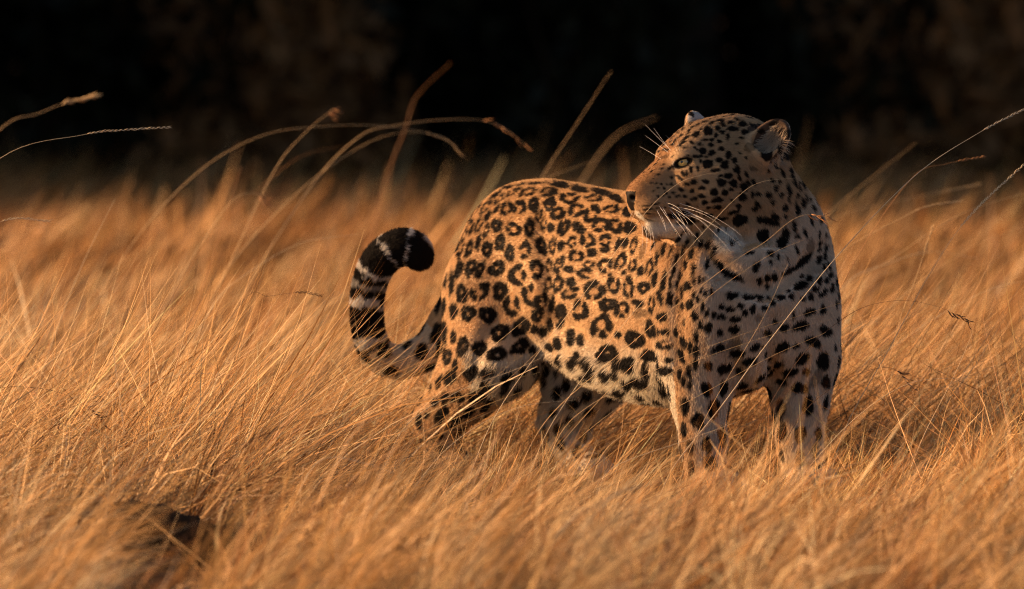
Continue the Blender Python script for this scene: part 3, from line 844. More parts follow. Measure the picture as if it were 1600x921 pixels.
# more marks where the photograph shows none of the skin: grown over the surface at the spacing of each region
def auto_marks():
    from mathutils.kdtree import KDTree
    order = rng.permutation(len(LV))[:26000]
    p = LV[order]; n = LN[order]
    head, tail, tt, s, l, (ha, hb, hc) = region(p)
    z = p[:, 2]
    flow = fur_flow(p)
    chest = (s > 0.62) & ~head
    legs = (z < 0.27) & ~tail
    pts = [m[0] for m in MARKS]; rad = [math.sqrt(m[3] * m[4]) for m in MARKS]
    for i in range(len(p)):
        if tail[i] and tt[i] > 4.2: continue
        if head[i]:
            if 0.085 < ha[i] < 0.178 and -0.085 < hc[i] < 0.03: r, gap, ty, el = 0.0022, 0.0065, 's', 1.3
            elif ha[i] > 0.125: continue
            elif hb[i] > 0.0 and ha[i] > 0.0: r, gap, ty, el = 0.0034, 0.0105, 's', 1.3
            else: r, gap, ty, el = 0.006, 0.016, 's', 1.3
        elif legs[i] and z[i] < 0.06: continue
        elif legs[i]: r, gap, ty, el = 0.0135, 0.008, 's', 1.25
        elif tail[i]: r, gap, ty, el = 0.014, 0.012, 's', 1.1
        elif chest[i]: r, gap, ty, el = 0.0075, 0.018, 's', 1.4
        else: r, gap, ty, el = 0.019, 0.022, 'o', 1.2
        r *= rng.uniform(0.8, 1.2)
        q = p[i]
        P_ = np.array(pts); R_ = np.array(rad)
        d = np.linalg.norm(P_ - q, axis=1) - R_
        if d.min() < r * 1.05 + gap * 0.8: continue
        e1 = unit(flow[i] - n[i] * (flow[i] @ n[i]) + 1e-6)
        e2 = np.cross(n[i], e1)
        MARKS.append((q, e1, e2, r * el, r / el, ty, rng.random(4)))
        pts.append(q); rad.append(r)


auto_marks()

PALE = [(H(0.165, 0.025, -0.105), 0.030, 0.95), (H(0.195, 0.010, -0.085), 0.016, 0.9), (H(0.13, 0.03, -0.118), 0.034, 0.9),
        (P(1138, 378, -0.34), 0.034, 1.0), (P(1128, 372, -0.32), 0.025, 0.8), (H(0.105, 0.052, -0.008), 0.012, 0.3),
        (H(0.128, 0.040, 0.012), 0.010, 0.5), (H(0.09, 0.045, 0.035), 0.013, 0.35)]


def coat_nose(p):
    a, b, c = head_abc(p)
    w = 0.019 - 0.5 * np.maximum(-0.052 - c, 0)
    return (a > 0.188 + 0.35 * np.maximum(c + 0.044, 0) - 0.2 * np.abs(b)) & (c < -0.036) & (c > -0.074) & (np.abs(b) < w)


def coat(p, n):
    """Colour of the fur at points p of the skin (n: normals)."""
    N = len(p)
    head, tail, tt, s, l, (ha, hb, hc) = region(p)
    z = p[:, 2]
    nz = value_noise(p * 35, 3)[:, None]
    gold = np.array([0.67, 0.45, 0.250]); deep = np.array([0.57, 0.345, 0.165]); cream = np.array([0.84, 0.74, 0.58]); grey = np.array([0.78, 0.67, 0.54])
    # from the tawny back to the cream belly
    k = smooth01(z, 0.56, 0.40)[:, None]
    base = deep * (1 - k) + gold * k
    k = (smooth01(z + 0.05 * (nz[:, 0] - 0.5), 0.33, 0.235) * (s < 0.72) * (s > 0.10))[:, None]
    base = base * (1 - k) + cream * k
    inner = smooth01(-l * np.sign(l) * 0 + (n[:, 0] * LAT[0] + n[:, 1] * LAT[1]) * np.where(l > 0, -1, 1), 0.2, 0.8) * (z < 0.28)
    base = base * (1 - 0.45 * inner[:, None]) + cream * 0.45 * inner[:, None]
    hd = ((ha - 0.05) / 0.19) ** 2 + (hb / 0.13) ** 2 + ((hc + 0.015) / 0.135) ** 2
    hs = smooth01(hd + (nz[:, 0] - 0.5) * 0.5, 1.9, 0.75)
    front = smooth01(n[:, 0] * HEAD_[0] + n[:, 1] * HEAD_[1], 0.25, 0.75) * (s > 0.55) * (1 - hs)
    base = base * (1 - 0.75 * front[:, None]) + grey * 0.75 * front[:, None]
    hb_ = hs[:, None] * 0.9
    face = np.where((smooth01(ha, 0.07, 0.13) * smooth01(hc, 0.02, -0.02))[:, None] > 0.5, np.array([0.38, 0.235, 0.125]), np.array([0.49, 0.335, 0.195]))
    base = base * (1 - hb_) + face * hb_
    br = (head * smooth01(np.abs(hb), 0.045, 0.015) * smooth01(ha, 0.08, 0.13) * smooth01(hc, -0.07, -0.04))[:, None]
    base = base * (1 - br * 0.9) + np.array([0.33, 0.170, 0.072]) * br * 0.9       # tawny bridge of the nose
    for c, r, w in PALE:
        k = (w * smooth01(np.linalg.norm(p - c, axis=1), r, r * 0.55))[:, None]
        base = base * (1 - k) + np.array([0.84, 0.78, 0.68]) * k
    tk = (tail & (tt < 5))[:, None] * 0.75
    base = base * (1 - tk) + cream * tk
    # marks
    dark = np.zeros(N); tint = np.zeros(N)
    wob = value_noise(p * 210, 5) - 0.5
    order = np.argsort(p[:, 0]); px_ = p[order, 0]
    for c, e1, e2, a, b, ty, ph in MARKS:
        R = 1.6 * max(a, b)
        i0, i1 = np.searchsorted(px_, (c[0] - R, c[0] + R))
        idx = order[i0:i1]
        d = p[idx] - c
        m = (np.abs(d[:, 2]) < R) & (np.abs(d[:, 1]) < R * 1.4 + 0.006)
        idx = idx[m]; d = d[m]
        if not len(idx): continue
        u = (d @ e1) / a; v = (d @ e2) / b
        rho = np.hypot(u, v)
        phi = np.arctan2(v, u)
        rho = rho / (1 + 0.08 * np.sin(2 * phi + ph[0] * 6.28) + 0.07 * np.sin(3 * phi + ph[1] * 6.28) + 0.04 * np.sin(5 * phi + ph[2] * 6.28))
        mn = min(a, b)
        sw = 0.0016 / mn
        r2 = rho + wob[idx] * 0.0035 / mn
        disk = smooth01(r2, 1.06 + sw, 1.06 - sw)
        if ty == 's':
            dk = disk
        elif ty == 'b':
            dk = disk * 0.55
        elif ty == 'p':
            dk = disk * 0.5
        else:
            hole = {'o': 0.38, 'c': 0.34, 'd': 0.13}[ty]
            off = 0.12
            rr = np.hypot(u - off * math.cos(ph[3] * 6.28), v - off * math.sin(ph[3] * 6.28)) + wob[idx] * 0.0035 / mn
            inner_ = smooth01(rr, hole + sw, hole - sw)
            gap = 0
            if ty != 'd':
                for q, wd in ((ph[0], 0.34 if ty == 'c' else 0.10), (ph[1] + 0.37, 0.06)):
                    da = np.abs((phi - q * 6.28 + math.pi) % (2 * math.pi) - math.pi)
                    gap = np.maximum(gap, smooth01(da, wd + 0.16, wd - 0.05) * (rr > hole * 0.6))
            dk = disk * (1 - np.maximum(inner_, gap))
            tint[idx] = np.maximum(tint[idx], disk * 0.8)
        dark[idx] = np.maximum(dark[idx], dk)
    # tail rings
    t2 = tt + (value_noise(p * 45, 8) - 0.5) * 0.40 + (value_noise(p * 120, 9) - 0.5) * 0.15
    ring = 0
    for t0, w in ((4.55, 0.16), (5.55, 0.13), (6.55, 0.13), (7.6, 0.05), (8.55, 0.09)):
        ring = np.maximum(ring, smooth01(np.abs(t2 - t0), w, w * 0.5))
    ring = np.maximum(ring, smooth01(np.abs(t2 - 6.05), 0.16, 0.08) * 0.45)
    tip = smooth01(t2, 8.9, 9.3) * smooth01(n[:, 0] * 0.8 + 0.9 * n[:, 2], 0.95, 1.15)
    ring = np.maximum(ring, tip)
    td = tail & (t2 > 4.2)
    dark = np.where(td, np.maximum(dark * 0, 1 - ring), dark)
    base = np.where((td & (ring > 0.2))[:, None], np.array([0.74, 0.70, 0.64]), base)
    # dark line of the back over the ears, nose leather, lips, eye rims
    nose = coat_nose(p)
    lip = 0
    for b_ in (-1, 1):
        for m0, m1 in zip(MOUTH[:-1], MOUTH[1:]):
            a_ = H(m0[0], m0[1] * b_, m0[2]); c_ = H(m1[0], m1[1] * b_, m1[2]); ab = c_ - a_
            t = np.clip(((p - a_) @ ab) / (ab @ ab), 0, 1)
            lip = np.maximum(lip, smooth01(np.linalg.norm(p - a_ - t[:, None] * ab, axis=1), 0.0070, 0.0045))
    dark = np.maximum(dark, lip * 0.95)
    dark = np.maximum(dark, nose * 1.0)
    for b_ in (-1, 1):
        e = H(EYE[0], EYE[1] * b_, EYE[2])
        ef = unit(HF * 0.62 + HL * b_ * 0.78); es = unit(HF * 0.78 - HL * b_ * 0.62 - HU * 0.30); eu = np.cross(es, ef)
        d = p - e
        rr = np.hypot((d @ es) / 0.0205, (d @ eu) / 0.0105)
        dark = np.maximum(dark, (np.abs(d @ ef) < 0.025) * smooth01(rr, 1.08, 0.9))
    for c_, up_, op_, sd_ in EARS:
        d = p - c_
        back = (np.linalg.norm(d, axis=1) < 0.055) & (n @ op_ < -0.2)
        dark = np.where(back, np.maximum(dark, 0.9 - 0.75 * smooth01(d @ up_, 0.012, 0.03)), dark)
        ins = (np.linalg.norm(d, axis=1) < 0.05) & (n @ op_ > 0.25) & (d @ op_ < 0.012)
        base = np.where(ins[:, None], np.array([0.10, 0.065, 0.045]), base)
        base = np.where(back[:, None], np.array([0.55, 0.52, 0.48]), base)
    tint = tint * (1 - head)
    base = base * (1 - tint[:, None] * 0.45) + np.array([0.50, 0.27, 0.105]) * tint[:, None] * 0.45
    base = base * (0.90 + 0.2 * nz)
    blk = np.array([0.010, 0.0075, 0.006])
    return base * (1 - dark[:, None]) + blk * dark[:, None], dark, nose


def fur_material(name, rough):
    m, nd, lk, b = new_mat(name, rough, 0.10)
    at = nd.new('ShaderNodeAttribute'); at.attribute_name = 'Col'
    lk.new(at.outputs['Color'], b.inputs['Base Color'])
    b.inputs['Sheen Weight'].default_value = 0.0
    return m


skin_mat = fur_material('leopard_skin', 0.6)
fur_mat = fur_material('leopard_fur', 0.55)

leopard = link('leopard', None)
leopard.location = (B0[0] + HEAD_[0] * 0.4, B0[1] + HEAD_[1] * 0.4, 0)
tag(leopard, 'spotted leopard standing in tall dry grass, looking back over its shoulder', 'leopard')
bpy.context.view_layer.update()
LOFF = np.array(leopard.location)


def shift_mesh(me, off):
    me.transform(Matrix.Translation(Vector(-off)))


vcol, vdark, vnose = coat(LV, LN)
add_color(body_mesh, vcol)
shift_mesh(body_mesh, LOFF)
body_mesh.materials.append(skin_mat)
body = link('body', body_mesh, leopard)

# ------------------------------------------------------------------ leopard: fur
def grow_fur(count):
    T = np.vstack([LQ[:, [0, 1, 2]], LQ[:, [0, 2, 3]]])
    e1 = LV[T[:, 1]] - LV[T[:, 0]]; e2 = LV[T[:, 2]] - LV[T[:, 0]]
    area = np.linalg.norm(np.cross(e1, e2), axis=1) * 0.5
    cen = LV[T].mean(1); nc = norm_rows(LN[T].sum(1))
    view = norm_rows(np.array([0, CAM_Y, CAM_H]) - cen)
    facing = (nc * view).sum(1)
    ha, hb, hc = head_abc(cen)
    hd = ((ha - 0.05) / 0.19) ** 2 + (hb / 0.13) ** 2 + ((hc + 0.015) / 0.135) ** 2 < 1
    w = area * np.where(facing > -0.25, 1.0, 0.30) * np.where(hd, 2.6, 1.0) * np.where(cen[:, 2] < 0.10, 0.4, 1.0)
    ti = rng.choice(len(T), count, p=w / w.sum())
    r1 = np.sqrt(rng.random(count)); r2 = rng.random(count)
    ba = np.stack([1 - r1, r1 * (1 - r2), r1 * r2], 1)
    p = (LV[T[ti]] * ba[:, :, None]).sum(1)
    n = norm_rows((LN[T[ti]] * ba[:, :, None]).sum(1))
    head, tail, tt, s, l, (ha, hb, hc) = region(p)
    eye = np.zeros(count, bool)
    for b_ in (-1, 1):
        eye |= np.linalg.norm(p - H(EYE[0] - 0.003, EYE[1] * b_ - 0.003 * b_, EYE[2]), axis=1) < 0.0165
    L = np.full(count, 0.0080)
    L = np.where(p[:, 2] < 0.24, 0.009, L)
    belly = (p[:, 2] < 0.27) & (n[:, 2] < -0.1) & (s < 0.7) & (s > 0.1)
    L = np.where(belly, 0.022, L)
    chest = (s > 0.66) & ~head
    L = np.where(chest, 0.0105, L)
    L = np.where(tail, 0.012, L)
    hl = 0.0035 + 0.004 * smooth01(ha, 0.14, 0.0) + 0.008 * smooth01(ha, 0.03, -0.05) * smooth01(hc, 0.0, -0.06)
    L = np.where(head, hl, L)
    L = np.where(p[:, 2] < 0.07, 0.007, L)
    earhair = np.zeros(count, bool)
    for c_, up_, op_, sd_ in EARS:
        d = p - c_
        near = np.linalg.norm(d, axis=1) < 0.056
        ins = near & (n @ op_ > 0.25) & (d @ op_ < 0.012)
        L = np.where(near, 0.0035, L)
        tuft = ins & (rng.random(count) < 0.30) & (d @ up_ < 0.02) & (d @ sd_ * np.sign(op_ @ HL) > -0.02)
        L = np.where(tuft, 0.020, L)
        earhair |= tuft
    for c, r, w_ in PALE[3:5]:
        L = np.where(np.linalg.norm(p - c, axis=1) < r, 0.020, L)
    fl = fur_flow(p)
    clump = np.stack([value_noise(p * 55, 11), value_noise(p * 55, 12), value_noise(p * 55, 13)], 1) - 0.5
    fl = fl + clump * 0.55
    fl = norm_rows(fl - n * (fl * n).sum(1, keepdims=True))
    rgb, dark, nose = coat(p + fl * (np.minimum(L, 0.012) * 0.62)[:, None], n)
    nose = coat_nose(p)
    rgb[earhair] = np.array([0.42, 0.33, 0.24])
    keep = ~(nose | eye)
    p, n, rgb, L, dark, fl = p[keep], n[keep], rgb[keep], L[keep], dark[keep], fl[keep]
    N = len(p)
    L = L * rng.uniform(0.65, 1.2, N)
    jit = rng.normal(0, 0.12, (N, 3))
    lift = 0.34 + 0.22 * rng.random((N, 1))
    d1 = norm_rows(fl + n * (lift + 0.25) + jit)
    d2 = norm_rows(fl + n * lift * 0.55 + jit * 1.3 + np.array([0, 0, -0.12]))
    q = np.empty((N, 4, 3))
    q[:, 0] = p - n * 0.0008
    q[:, 1] = q[:, 0] + d1 * (L * 0.33)[:, None]
    q[:, 2] = q[:, 1] + norm_rows(d1 + d2) * (L * 0.33)[:, None]
    q[:, 3] = q[:, 2] + d2 * (L * 0.34)[:, None]
    rgb = rgb * rng.uniform(0.78, 1.18, (N, 1))
    cv = bpy.data.hair_curves.new('leopard_fur')
    cv.add_curves([4] * N)
    cv.attributes['position'].data.foreach_set('vector', (q - LOFF).astype(np.float32).ravel())
    ra = cv.attributes.new('radius', 'FLOAT', 'POINT')
    rr = np.empty((N, 4), np.float32)
    rr[:] = np.array([0.00034, 0.00034, 0.00026, 0.00006])
    rr *= np.where(L > 0.02, 0.9, 1.0)[:, None]
    rr *= np.clip(L / 0.009, 0.6, 1.0)[:, None]
    ra.data.foreach_set('value', rr.ravel())
    ca = cv.attributes.new('Col', 'FLOAT_COLOR', 'CURVE')
    c4 = np.ones((N, 4), np.float32); c4[:, :3] = np.clip(rgb, 0, 0.9)
    ca.data.foreach_set('color', c4.ravel())
    cv.materials.append(fur_mat)
    return cv


fur = link('fur', grow_fur(FUR_COUNT), leopard)


# ------------------------------------------------------------------ leopard: eyes and whiskers
def uv_sphere(r, nu=40, nv=26):
    v = [(0, 0, r)]
    for j in range(1, nv):
        t = math.pi * j / nv
        for i in range(nu):
            f = 2 * math.pi * i / nu
            v.append((r * math.sin(t) * math.cos(f), r * math.sin(t) * math.sin(f), r * math.cos(t)))
    v.append((0, 0, -r))
    f = []
    for i in range(nu):
        f.append((0, 1 + i, 1 + (i + 1) % nu, 0))
    for j in range(nv - 2):
        for i in range(nu):
            a = 1 + j * nu
            f.append((a + i, a + nu + i, a + nu + (i + 1) % nu, a + (i + 1) % nu))
    a = 1 + (nv - 2) * nu
    for i in range(nu):
        f.append((a + i, len(v) - 1, a + (i + 1) % nu, a + i))
    me = bpy.data.meshes.new('eyeball')
    me.from_pydata(v, [], [tuple(dict.fromkeys(q)) for q in f])
    me.polygons.foreach_set('use_smooth', [True] * len(me.polygons))
    return me, np.array(v)


eye_mat, nd, lk, bs = new_mat('leopard_eye', 0.06, 0.6)
at = nd.new('ShaderNodeAttribute'); at.attribute_name = 'Col'
lk.new(at.outputs['Color'], bs.inputs['Base Color'])
bs.inputs['Coat Weight'].default_value = 0.6
bs.inputs['Coat Roughness'].default_value = 0.03
for b_ in (-1, 1):
    me, v = uv_sphere(0.0150, 48, 40)
    ef = unit(HF * 0.62 + HL * b_ * 0.78)
    gaze = unit(HF * 0.74 + HL * b_ * 0.62 + HU * 0.10)
    q = Vector(gaze).to_track_quat('Z', 'Y')
    ang = np.arccos(np.clip(v[:, 2] / 0.0150, -1, 1))
    iris = np.array([0.78, 0.52, 0.17]) * (0.75 + 0.5 * value_noise(np.stack([np.arctan2(v[:, 1], v[:, 0]) * 5, ang * 6, ang * 0], 1), 2))[:, None]
    c = np.where((ang < 0.20)[:, None], 0.004, np.where((ang < 0.72)[:, None], iris, np.where((ang < 0.84)[:, None], 0.02, np.array([0.04, 0.03, 0.022]))))
    add_color(me, c)
    me.materials.append(eye_mat)
    e = link('eye', me, leopard)
    e.location = Vector(H(EYE[0], EYE[1] * b_, EYE[2]) - ef * 0.0150 - LOFF)
    e.rotation_mode = 'QUATERNION'
    e.rotation_quaternion = q

whisker_mat, nd, lk, bs = new_mat('whisker', 0.35, 0.5)
bs.inputs['Base Color'].default_value = (0.86, 0.83, 0.78, 1)


WH = [  # root on the skin and tip, how far the tip stands out to the side, sag
    (1026, 328, 1041, 362, 0.05, 0.006), (1035, 324, 1050, 354, 0.05, 0.006), (1037, 332, 1064, 372, 0.06, 0.008),
    (1041, 317, 1070, 341, 0.07, -0.010), (1046, 327, 1083, 369, 0.07, 0.004), (1050, 338, 1073, 367, 0.05, 0.002),
    (1056, 332, 1075, 351, 0.05, -0.004), (1062, 318, 1159, 369, 0.09, -0.012), (1064, 327, 1158, 384, 0.09, -0.010),
    (1069, 332, 1121, 358, 0.07, -0.006), (1071, 327, 1142, 394, 0.08, -0.004), (1064, 334, 1106, 353, 0.06, -0.006),
    (1053, 324, 1078, 368, 0.06, 0.006), (1033, 336, 1040, 360, 0.04, 0.004), (1044, 322, 1098, 366, 0.08, -0.008), (1058, 324, 1125, 352, 0.08, -0.012),
    (1048, 333, 1095, 380, 0.06, 0.000), (1030, 322, 1058, 366, 0.06, 0.008),
    (999, 347, 996, 394, 0.03, 0.006), (1003, 350, 1003, 389, 0.03, 0.004), (1010, 353, 1008, 398, 0.03, 0.004), (1015, 357, 1016, 398, 0.03, 0.003),
    (1019, 362, 1022, 392, 0.03, 0.003), (989, 330, 983, 344, -0.02, 0.003), (992, 333, 985, 353, -0.02, 0.003), (1006, 354, 1012, 380, 0.03, 0.004)]
WB = [(1032, 223, 1008, 195, -0.03, -0.003), (1031, 223, 1021, 200, -0.02, -0.002), (1026, 226, 1008, 212, -0.03, -0.003), (1022, 232, 999, 229, -0.03, -0.003),
      (1058, 236, 1040, 212, 0.03, -0.004), (1062, 236, 1052, 208, 0.03, -0.003)]
LB = BVHTree.FromPolygons([Vector(v) for v in LV], [tuple(q) for q in LQ.tolist()])
for x0, y0, x1, y1, out, sag in WH + WB:
    o = Vector((0, CAM_Y, CAM_H))
    h = LB.ray_cast(o, (Vector(P(x0, y0)) - o).normalized())[0]
    if h is None:
        h = LB.find_nearest(Vector(P(x0, y0, -0.33)))[0]
    a = np.array(h)
    b = P(x1, y1, a[1] - out)
    t = np.linspace(0, 1, 9)[:, None]
    c = (a + b) / 2 + np.array([0, 0, -sag]) + HL * out * 0.25
    pts = a * (1 - t) ** 2 + 2 * c * t * (1 - t) + b * t * t
    V, Fq = tube(pts, 0.0003 if (x0, y0, x1, y1, out, sag) in WH else 0.0003, 0.0001)
    me = mesh_np('whisker', V - LOFF, Fq)
    me.materials.append(whisker_mat)
    link('whisker', me, leopard)


# ------------------------------------------------------------------ the field of dry grass
def inside_leopard(p):
    """Implicit value of the body at points (negative inside)."""
    i = np.clip(np.searchsorted(GX, p[..., 0]), 0, len(GX) - 1)
    j = np.clip(np.searchsorted(GY, p[..., 1]), 0, len(GY) - 1)
    k = np.clip(np.searchsorted(GZ, p[..., 2]), 0, len(GZ) - 1)
    return F[i, j, k]


def straw_material():
    m = bpy.data.materials.new('dry_grass')
    m.use_nodes = True
    nd, lk = m.node_tree.nodes, m.node_tree.links
    b = nd['Principled BSDF']
    at = nd.new('ShaderNodeAttribute'); at.attribute_name = 'Col'
    lk.new(at.outputs['Color'], b.inputs['Base Color'])
    b.inputs['Roughness'].default_value = 0.5
    b.inputs['Specular IOR Level'].default_value = 0.35
    tl = nd.new('ShaderNodeBsdfTranslucent')
    lk.new(at.outputs['Color'], tl.inputs['Color'])
    mx = nd.new('ShaderNodeMixShader'); mx.inputs[0].default_value = 0.20
    lk.new(b.outputs[0], mx.inputs[1]); lk.new(tl.outputs[0], mx.inputs[2])
    lk.new(mx.outputs[0], nd['Material Output'].inputs['Surface'])
    return m


straw = straw_material()
STEMS = np.array([(0.70, 0.44, 0.180), (0.78, 0.55, 0.27), (0.58, 0.32, 0.105), (0.84, 0.66, 0.40), (0.38, 0.175, 0.055), (0.09, 0.045, 0.02)])
STEMS_W = np.array([0.32, 0.24, 0.20, 0.10, 0.09, 0.05])
THATCH = np.array([(0.42, 0.225, 0.070), (0.27, 0.130, 0.038), (0.13, 0.060, 0.020), (0.54, 0.31, 0.110), (0.06, 0.029, 0.012), (0.17, 0.145, 0.050)])
THATCH_W = np.array([0.23, 0.24, 0.18, 0.17, 0.09, 0.09])


def scatter(y0, y1, dens, margin, seed):
    g = np.random.default_rng(seed)
    hw = (DIST + y1) / DIST * 1.0 + margin
    n = int(dens * (y1 - y0) * 2 * hw)
    y = g.uniform(y0, y1, n); x = g.uniform(-hw, hw, n)
    keep = np.abs(x) < (DIST + y) / DIST + margin
    # tufts: pull roots towards the nearest of many tuft centres
    x, y = x[keep], y[keep]
    cell = 0.13
    cx = np.floor(x / cell); cy = np.floor(y / cell)
    jx = value_noise(np.stack([cx + 0.5, cy + 0.5, cx * 0], -1) * 7.31, 31); jy = value_noise(np.stack([cx + 0.5, cy + 0.5, cx * 0], -1) * 5.77, 32)
    k = g.beta(1.6, 1.5, len(x))
    x = x + ((cx + jx) * cell - x) * k; y = y + ((cy + jy) * cell - y) * k
    return x, y, g


def make_blades(x, y, g, L, w, tilt, bend, az, rgb, segs):
    n = len(x)
    t = np.linspace(0, 1, segs + 1)
    th = tilt[:, None] + bend[:, None] * t[None] ** 1.2
    th = np.clip(th, -1.9, 2.2)
    wig = g.normal(0, 0.10, (n, 1)) * t[None] * 2
    d = np.stack([np.sin(th) * np.cos(az[:, None] + wig), np.sin(th) * np.sin(az[:, None] + wig), np.cos(th)], -1)
    p = np.zeros((n, segs + 1, 3))
    p[:, 0, 0] = x; p[:, 0, 1] = y; p[:, 0, 2] = ground_z(x, y) - 0.006
    p[:, 1:] = p[:, :1] + np.cumsum((d[:, :-1] + d[:, 1:]) * 0.5 * (L / segs)[:, None, None], axis=1)
    p[:, 1:, 2] = np.maximum(p[:, 1:, 2], 0.012)
    fine = np.concatenate([p, (p[:, 1:] + p[:, :-1]) / 2], 1)
    ok = inside_leopard(fine).min(1) > 0.004
    p, d, L, w, rgb = p[ok], d[ok], L[ok], w[ok], rgb[ok]
    n = len(p)
    v = norm_rows(g.normal(size=(n, 3)) * 0.65 + np.array([-0.75, -0.72, 0.30]))
    s = norm_rows(np.cross(d, v[:, None]))
    prof = (1 - t ** 2.2 * 0.88) * (0.75 + 0.25 * np.minimum(t * 5, 1))
    hw = w[:, None, None] * prof[None, :, None]
    V = np.stack([p - s * hw, p + s * hw], 2).reshape(-1, 3)
    base = (np.arange(n) * 2 * (segs + 1))[:, None] + (np.arange(segs) * 2)[None]
    Fq = np.stack([base, base + 1, base + 3, base + 2], -1).reshape(-1, 4)
    C = np.repeat(rgb, 2 * (segs + 1), axis=0)
    return V, Fq, C


BV, BF, BC, off = [], [], [], 0


def add_blades(res):
    global off
    V, Fq, C = res
    BV.append(V.astype(np.float32)); BF.append(Fq + off); BC.append(C); off += len(V)


def straw_colours(x, y, g, stem):
    n = len(x)
    pal = np.where(stem[:, None], STEMS[g.choice(len(STEMS), n, p=STEMS_W)], THATCH[g.choice(len(THATCH), n, p=THATCH_W)])
    tone = value_noise(np.stack([x * 1.8, y * 1.2, x * 0], -1), 41)
    tone2 = value_noise(np.stack([x * 5, y * 4, x * 0], -1), 42)
    k = (0.55 + 0.80 * tone2)[:, None]
    warm = np.array([1.08, 0.90, 0.74]); cool = np.array([1.0, 0.99, 1.0])
    return np.clip(pal * k * (warm * tone[:, None] + cool * (1 - tone[:, None])) * g.uniform(0.88, 1.12, (n, 1)), 0, 0.85)


def lean(x, y, g, spread):
    n = len(x)
    a = (value_noise(np.stack([x * 2.2, y * 1.6, x * 0], -1), 51) - 0.5) * 2.2 + g.normal(0, spread, n)
    wild = g.random(n) < np.where(y > 0.9, 0.05, 0.20)
    return np.where(wild, g.uniform(-math.pi, math.pi, n), a)


DARK_SPOT = P(280, 872, -1.78)                          # a gap in the grass, darkened by an added lump


def thin_out(x, y, g):
    d = np.hypot((x - DARK_SPOT[0]) / 0.17, (y - DARK_SPOT[1] + 0.15) / 0.42)
    keep = g.random(len(x)) > np.exp(-d ** 2 * 0.9) * 0.95
    k = (DIST + y) / (DIST + DARK_SPOT[1])              # trodden gap in front of it
    gap = (y > -3.6) & (y < DARK_SPOT[1]) & (np.abs(x - DARK_SPOT[0] * k + 0.05) < 0.15 + 0.03 * np.sin(y * 9))
    return keep & ~(gap & (g.random(len(x)) < 0.95))


LAYERS = [  # from, to, blades per square metre, side margin, segments, mat height, stem share, stem length, width
    (-3.9, -2.2, 3600, 0.45, 4, (0.06, 0.18), 0.22, (0.16, 0.38), 0.0013),
    (-2.2, -0.9, 6400, 0.45, 4, (0.04, 0.13), 0.18, (0.14, 0.36), 0.0010),
    (-0.9, 0.9, 10500, 0.45, 4, (0.05, 0.16), 0.26, (0.18, 0.55), 0.0009),
    (0.9, 3.5, 4400, 0.55, 4, (0.06, 0.18), 0.18, (0.16, 0.36), 0.0013),
    (3.5, 8.0, 2200, 0.8, 3, (0.08, 0.22), 0.09, (0.18, 0.34), 0.0021),
    (8.0, 20.0, 1100, 1.0, 3, (0.13, 0.32), 0.05, (0.22, 0.40), 0.0036)]
for li, (y0, y1, dens, mg, segs, mh, share, sl, w) in enumerate(LAYERS):
    x, y, g = scatter(y0, y1, dens, mg, 300 + li)
    patch = value_noise(np.stack([x * 3.2, y * 2.4, x * 0], -1), 71) * 0.6 + value_noise(np.stack([x * 9, y * 7, x * 0], -1), 72) * 0.4
    ok = thin_out(x, y, g) & (g.random(len(x)) < 0.30 + 0.95 * smooth01(patch, 0.30, 0.62)); x, y = x[ok], y[ok]
    n = len(x)
    hmul = 0.38 + 0.55 * value_noise(np.stack([x * 1.1, y * 0.8, x * 0], -1), 61) + 0.75 * value_noise(np.stack([x * 4.5, y * 3.5, x * 0], -1), 62)
    hmul = np.minimum(hmul, 1.25)
    fade = np.exp(-(np.maximum(np.abs(x - 0.16) - 0.50, 0) / 0.18) ** 2) * np.exp(-(np.maximum(np.abs(y + 0.85) - 0.75, 0) / 0.25) ** 2)
    hmul *= 1 - 0.66 * fade                             # trodden down where the leopard walks
    stem = g.random(n) < share
    L = np.where(stem, g.uniform(*sl, n), g.uniform(*mh, n)) * hmul * 1.22
    tilt = np.where(stem, g.normal(0.92, 0.26, n), g.normal(0.92, 0.40, n))
    bend = np.where(stem, g.normal(0.12, 0.32, n), g.normal(0.60, 0.60, n))
    L = np.minimum(L, 0.60)
    tilt = np.where(L > 0.30, np.maximum(tilt, 0.72), tilt)
    az = lean(x, y, g, 0.62)
    ww = w * np.where(stem, g.uniform(0.55, 0.9, n), g.uniform(0.6, 1.3, n)) * np.where(g.random(n) < 0.07, 2.6, 1.0)
    add_blades(make_blades(x, y, g, L, ww, tilt, bend, az, straw_colours(x, y, g, stem), segs))
# tussocks: bunches that spring from one root and arch over, each with its own tone
g = np.random.default_rng(77)
TX, TY, TT = [], [], []
for y0, y1, cnt in ((-3.8, -1.0, 330), (-1.0, 0.9, 150), (0.9, 4.0, 150), (4.0, 14.0, 200)):
    ty = g.uniform(y0, y1, cnt); tx = g.uniform(-1, 1, cnt) * ((DIST + ty) / DIST + 0.4)
    TX.append(tx); TY.append(ty)
TX = np.concatenate(TX); TY = np.concatenate(TY)
ok = thin_out(TX, TY, g); TX, TY = TX[ok], TY[ok]
NB = 46
n = len(TX) * NB
x = np.repeat(TX, NB) + g.normal(0, 0.014, n); y = np.repeat(TY, NB) + g.normal(0, 0.014, n)
near = np.exp(-(np.maximum(np.abs(x - 0.16) - 0.50, 0) / 0.18) ** 2) * np.exp(-(np.maximum(np.abs(y + 0.75) - 0.75, 0) / 0.3) ** 2)
size = np.repeat(g.uniform(0.6, 1.15, len(TX)), NB) * (1 - 0.62 * near)
L = g.uniform(0.16, 0.36, n) * size
az = np.repeat(g.normal(0, 0.7, len(TX)), NB) + g.normal(0, 0.45, n)
tone = STEMS[g.choice(5, len(TX), p=[0.22, 0.22, 0.30, 0.10, 0.16])] * g.uniform(0.55, 1.0, (len(TX), 1))
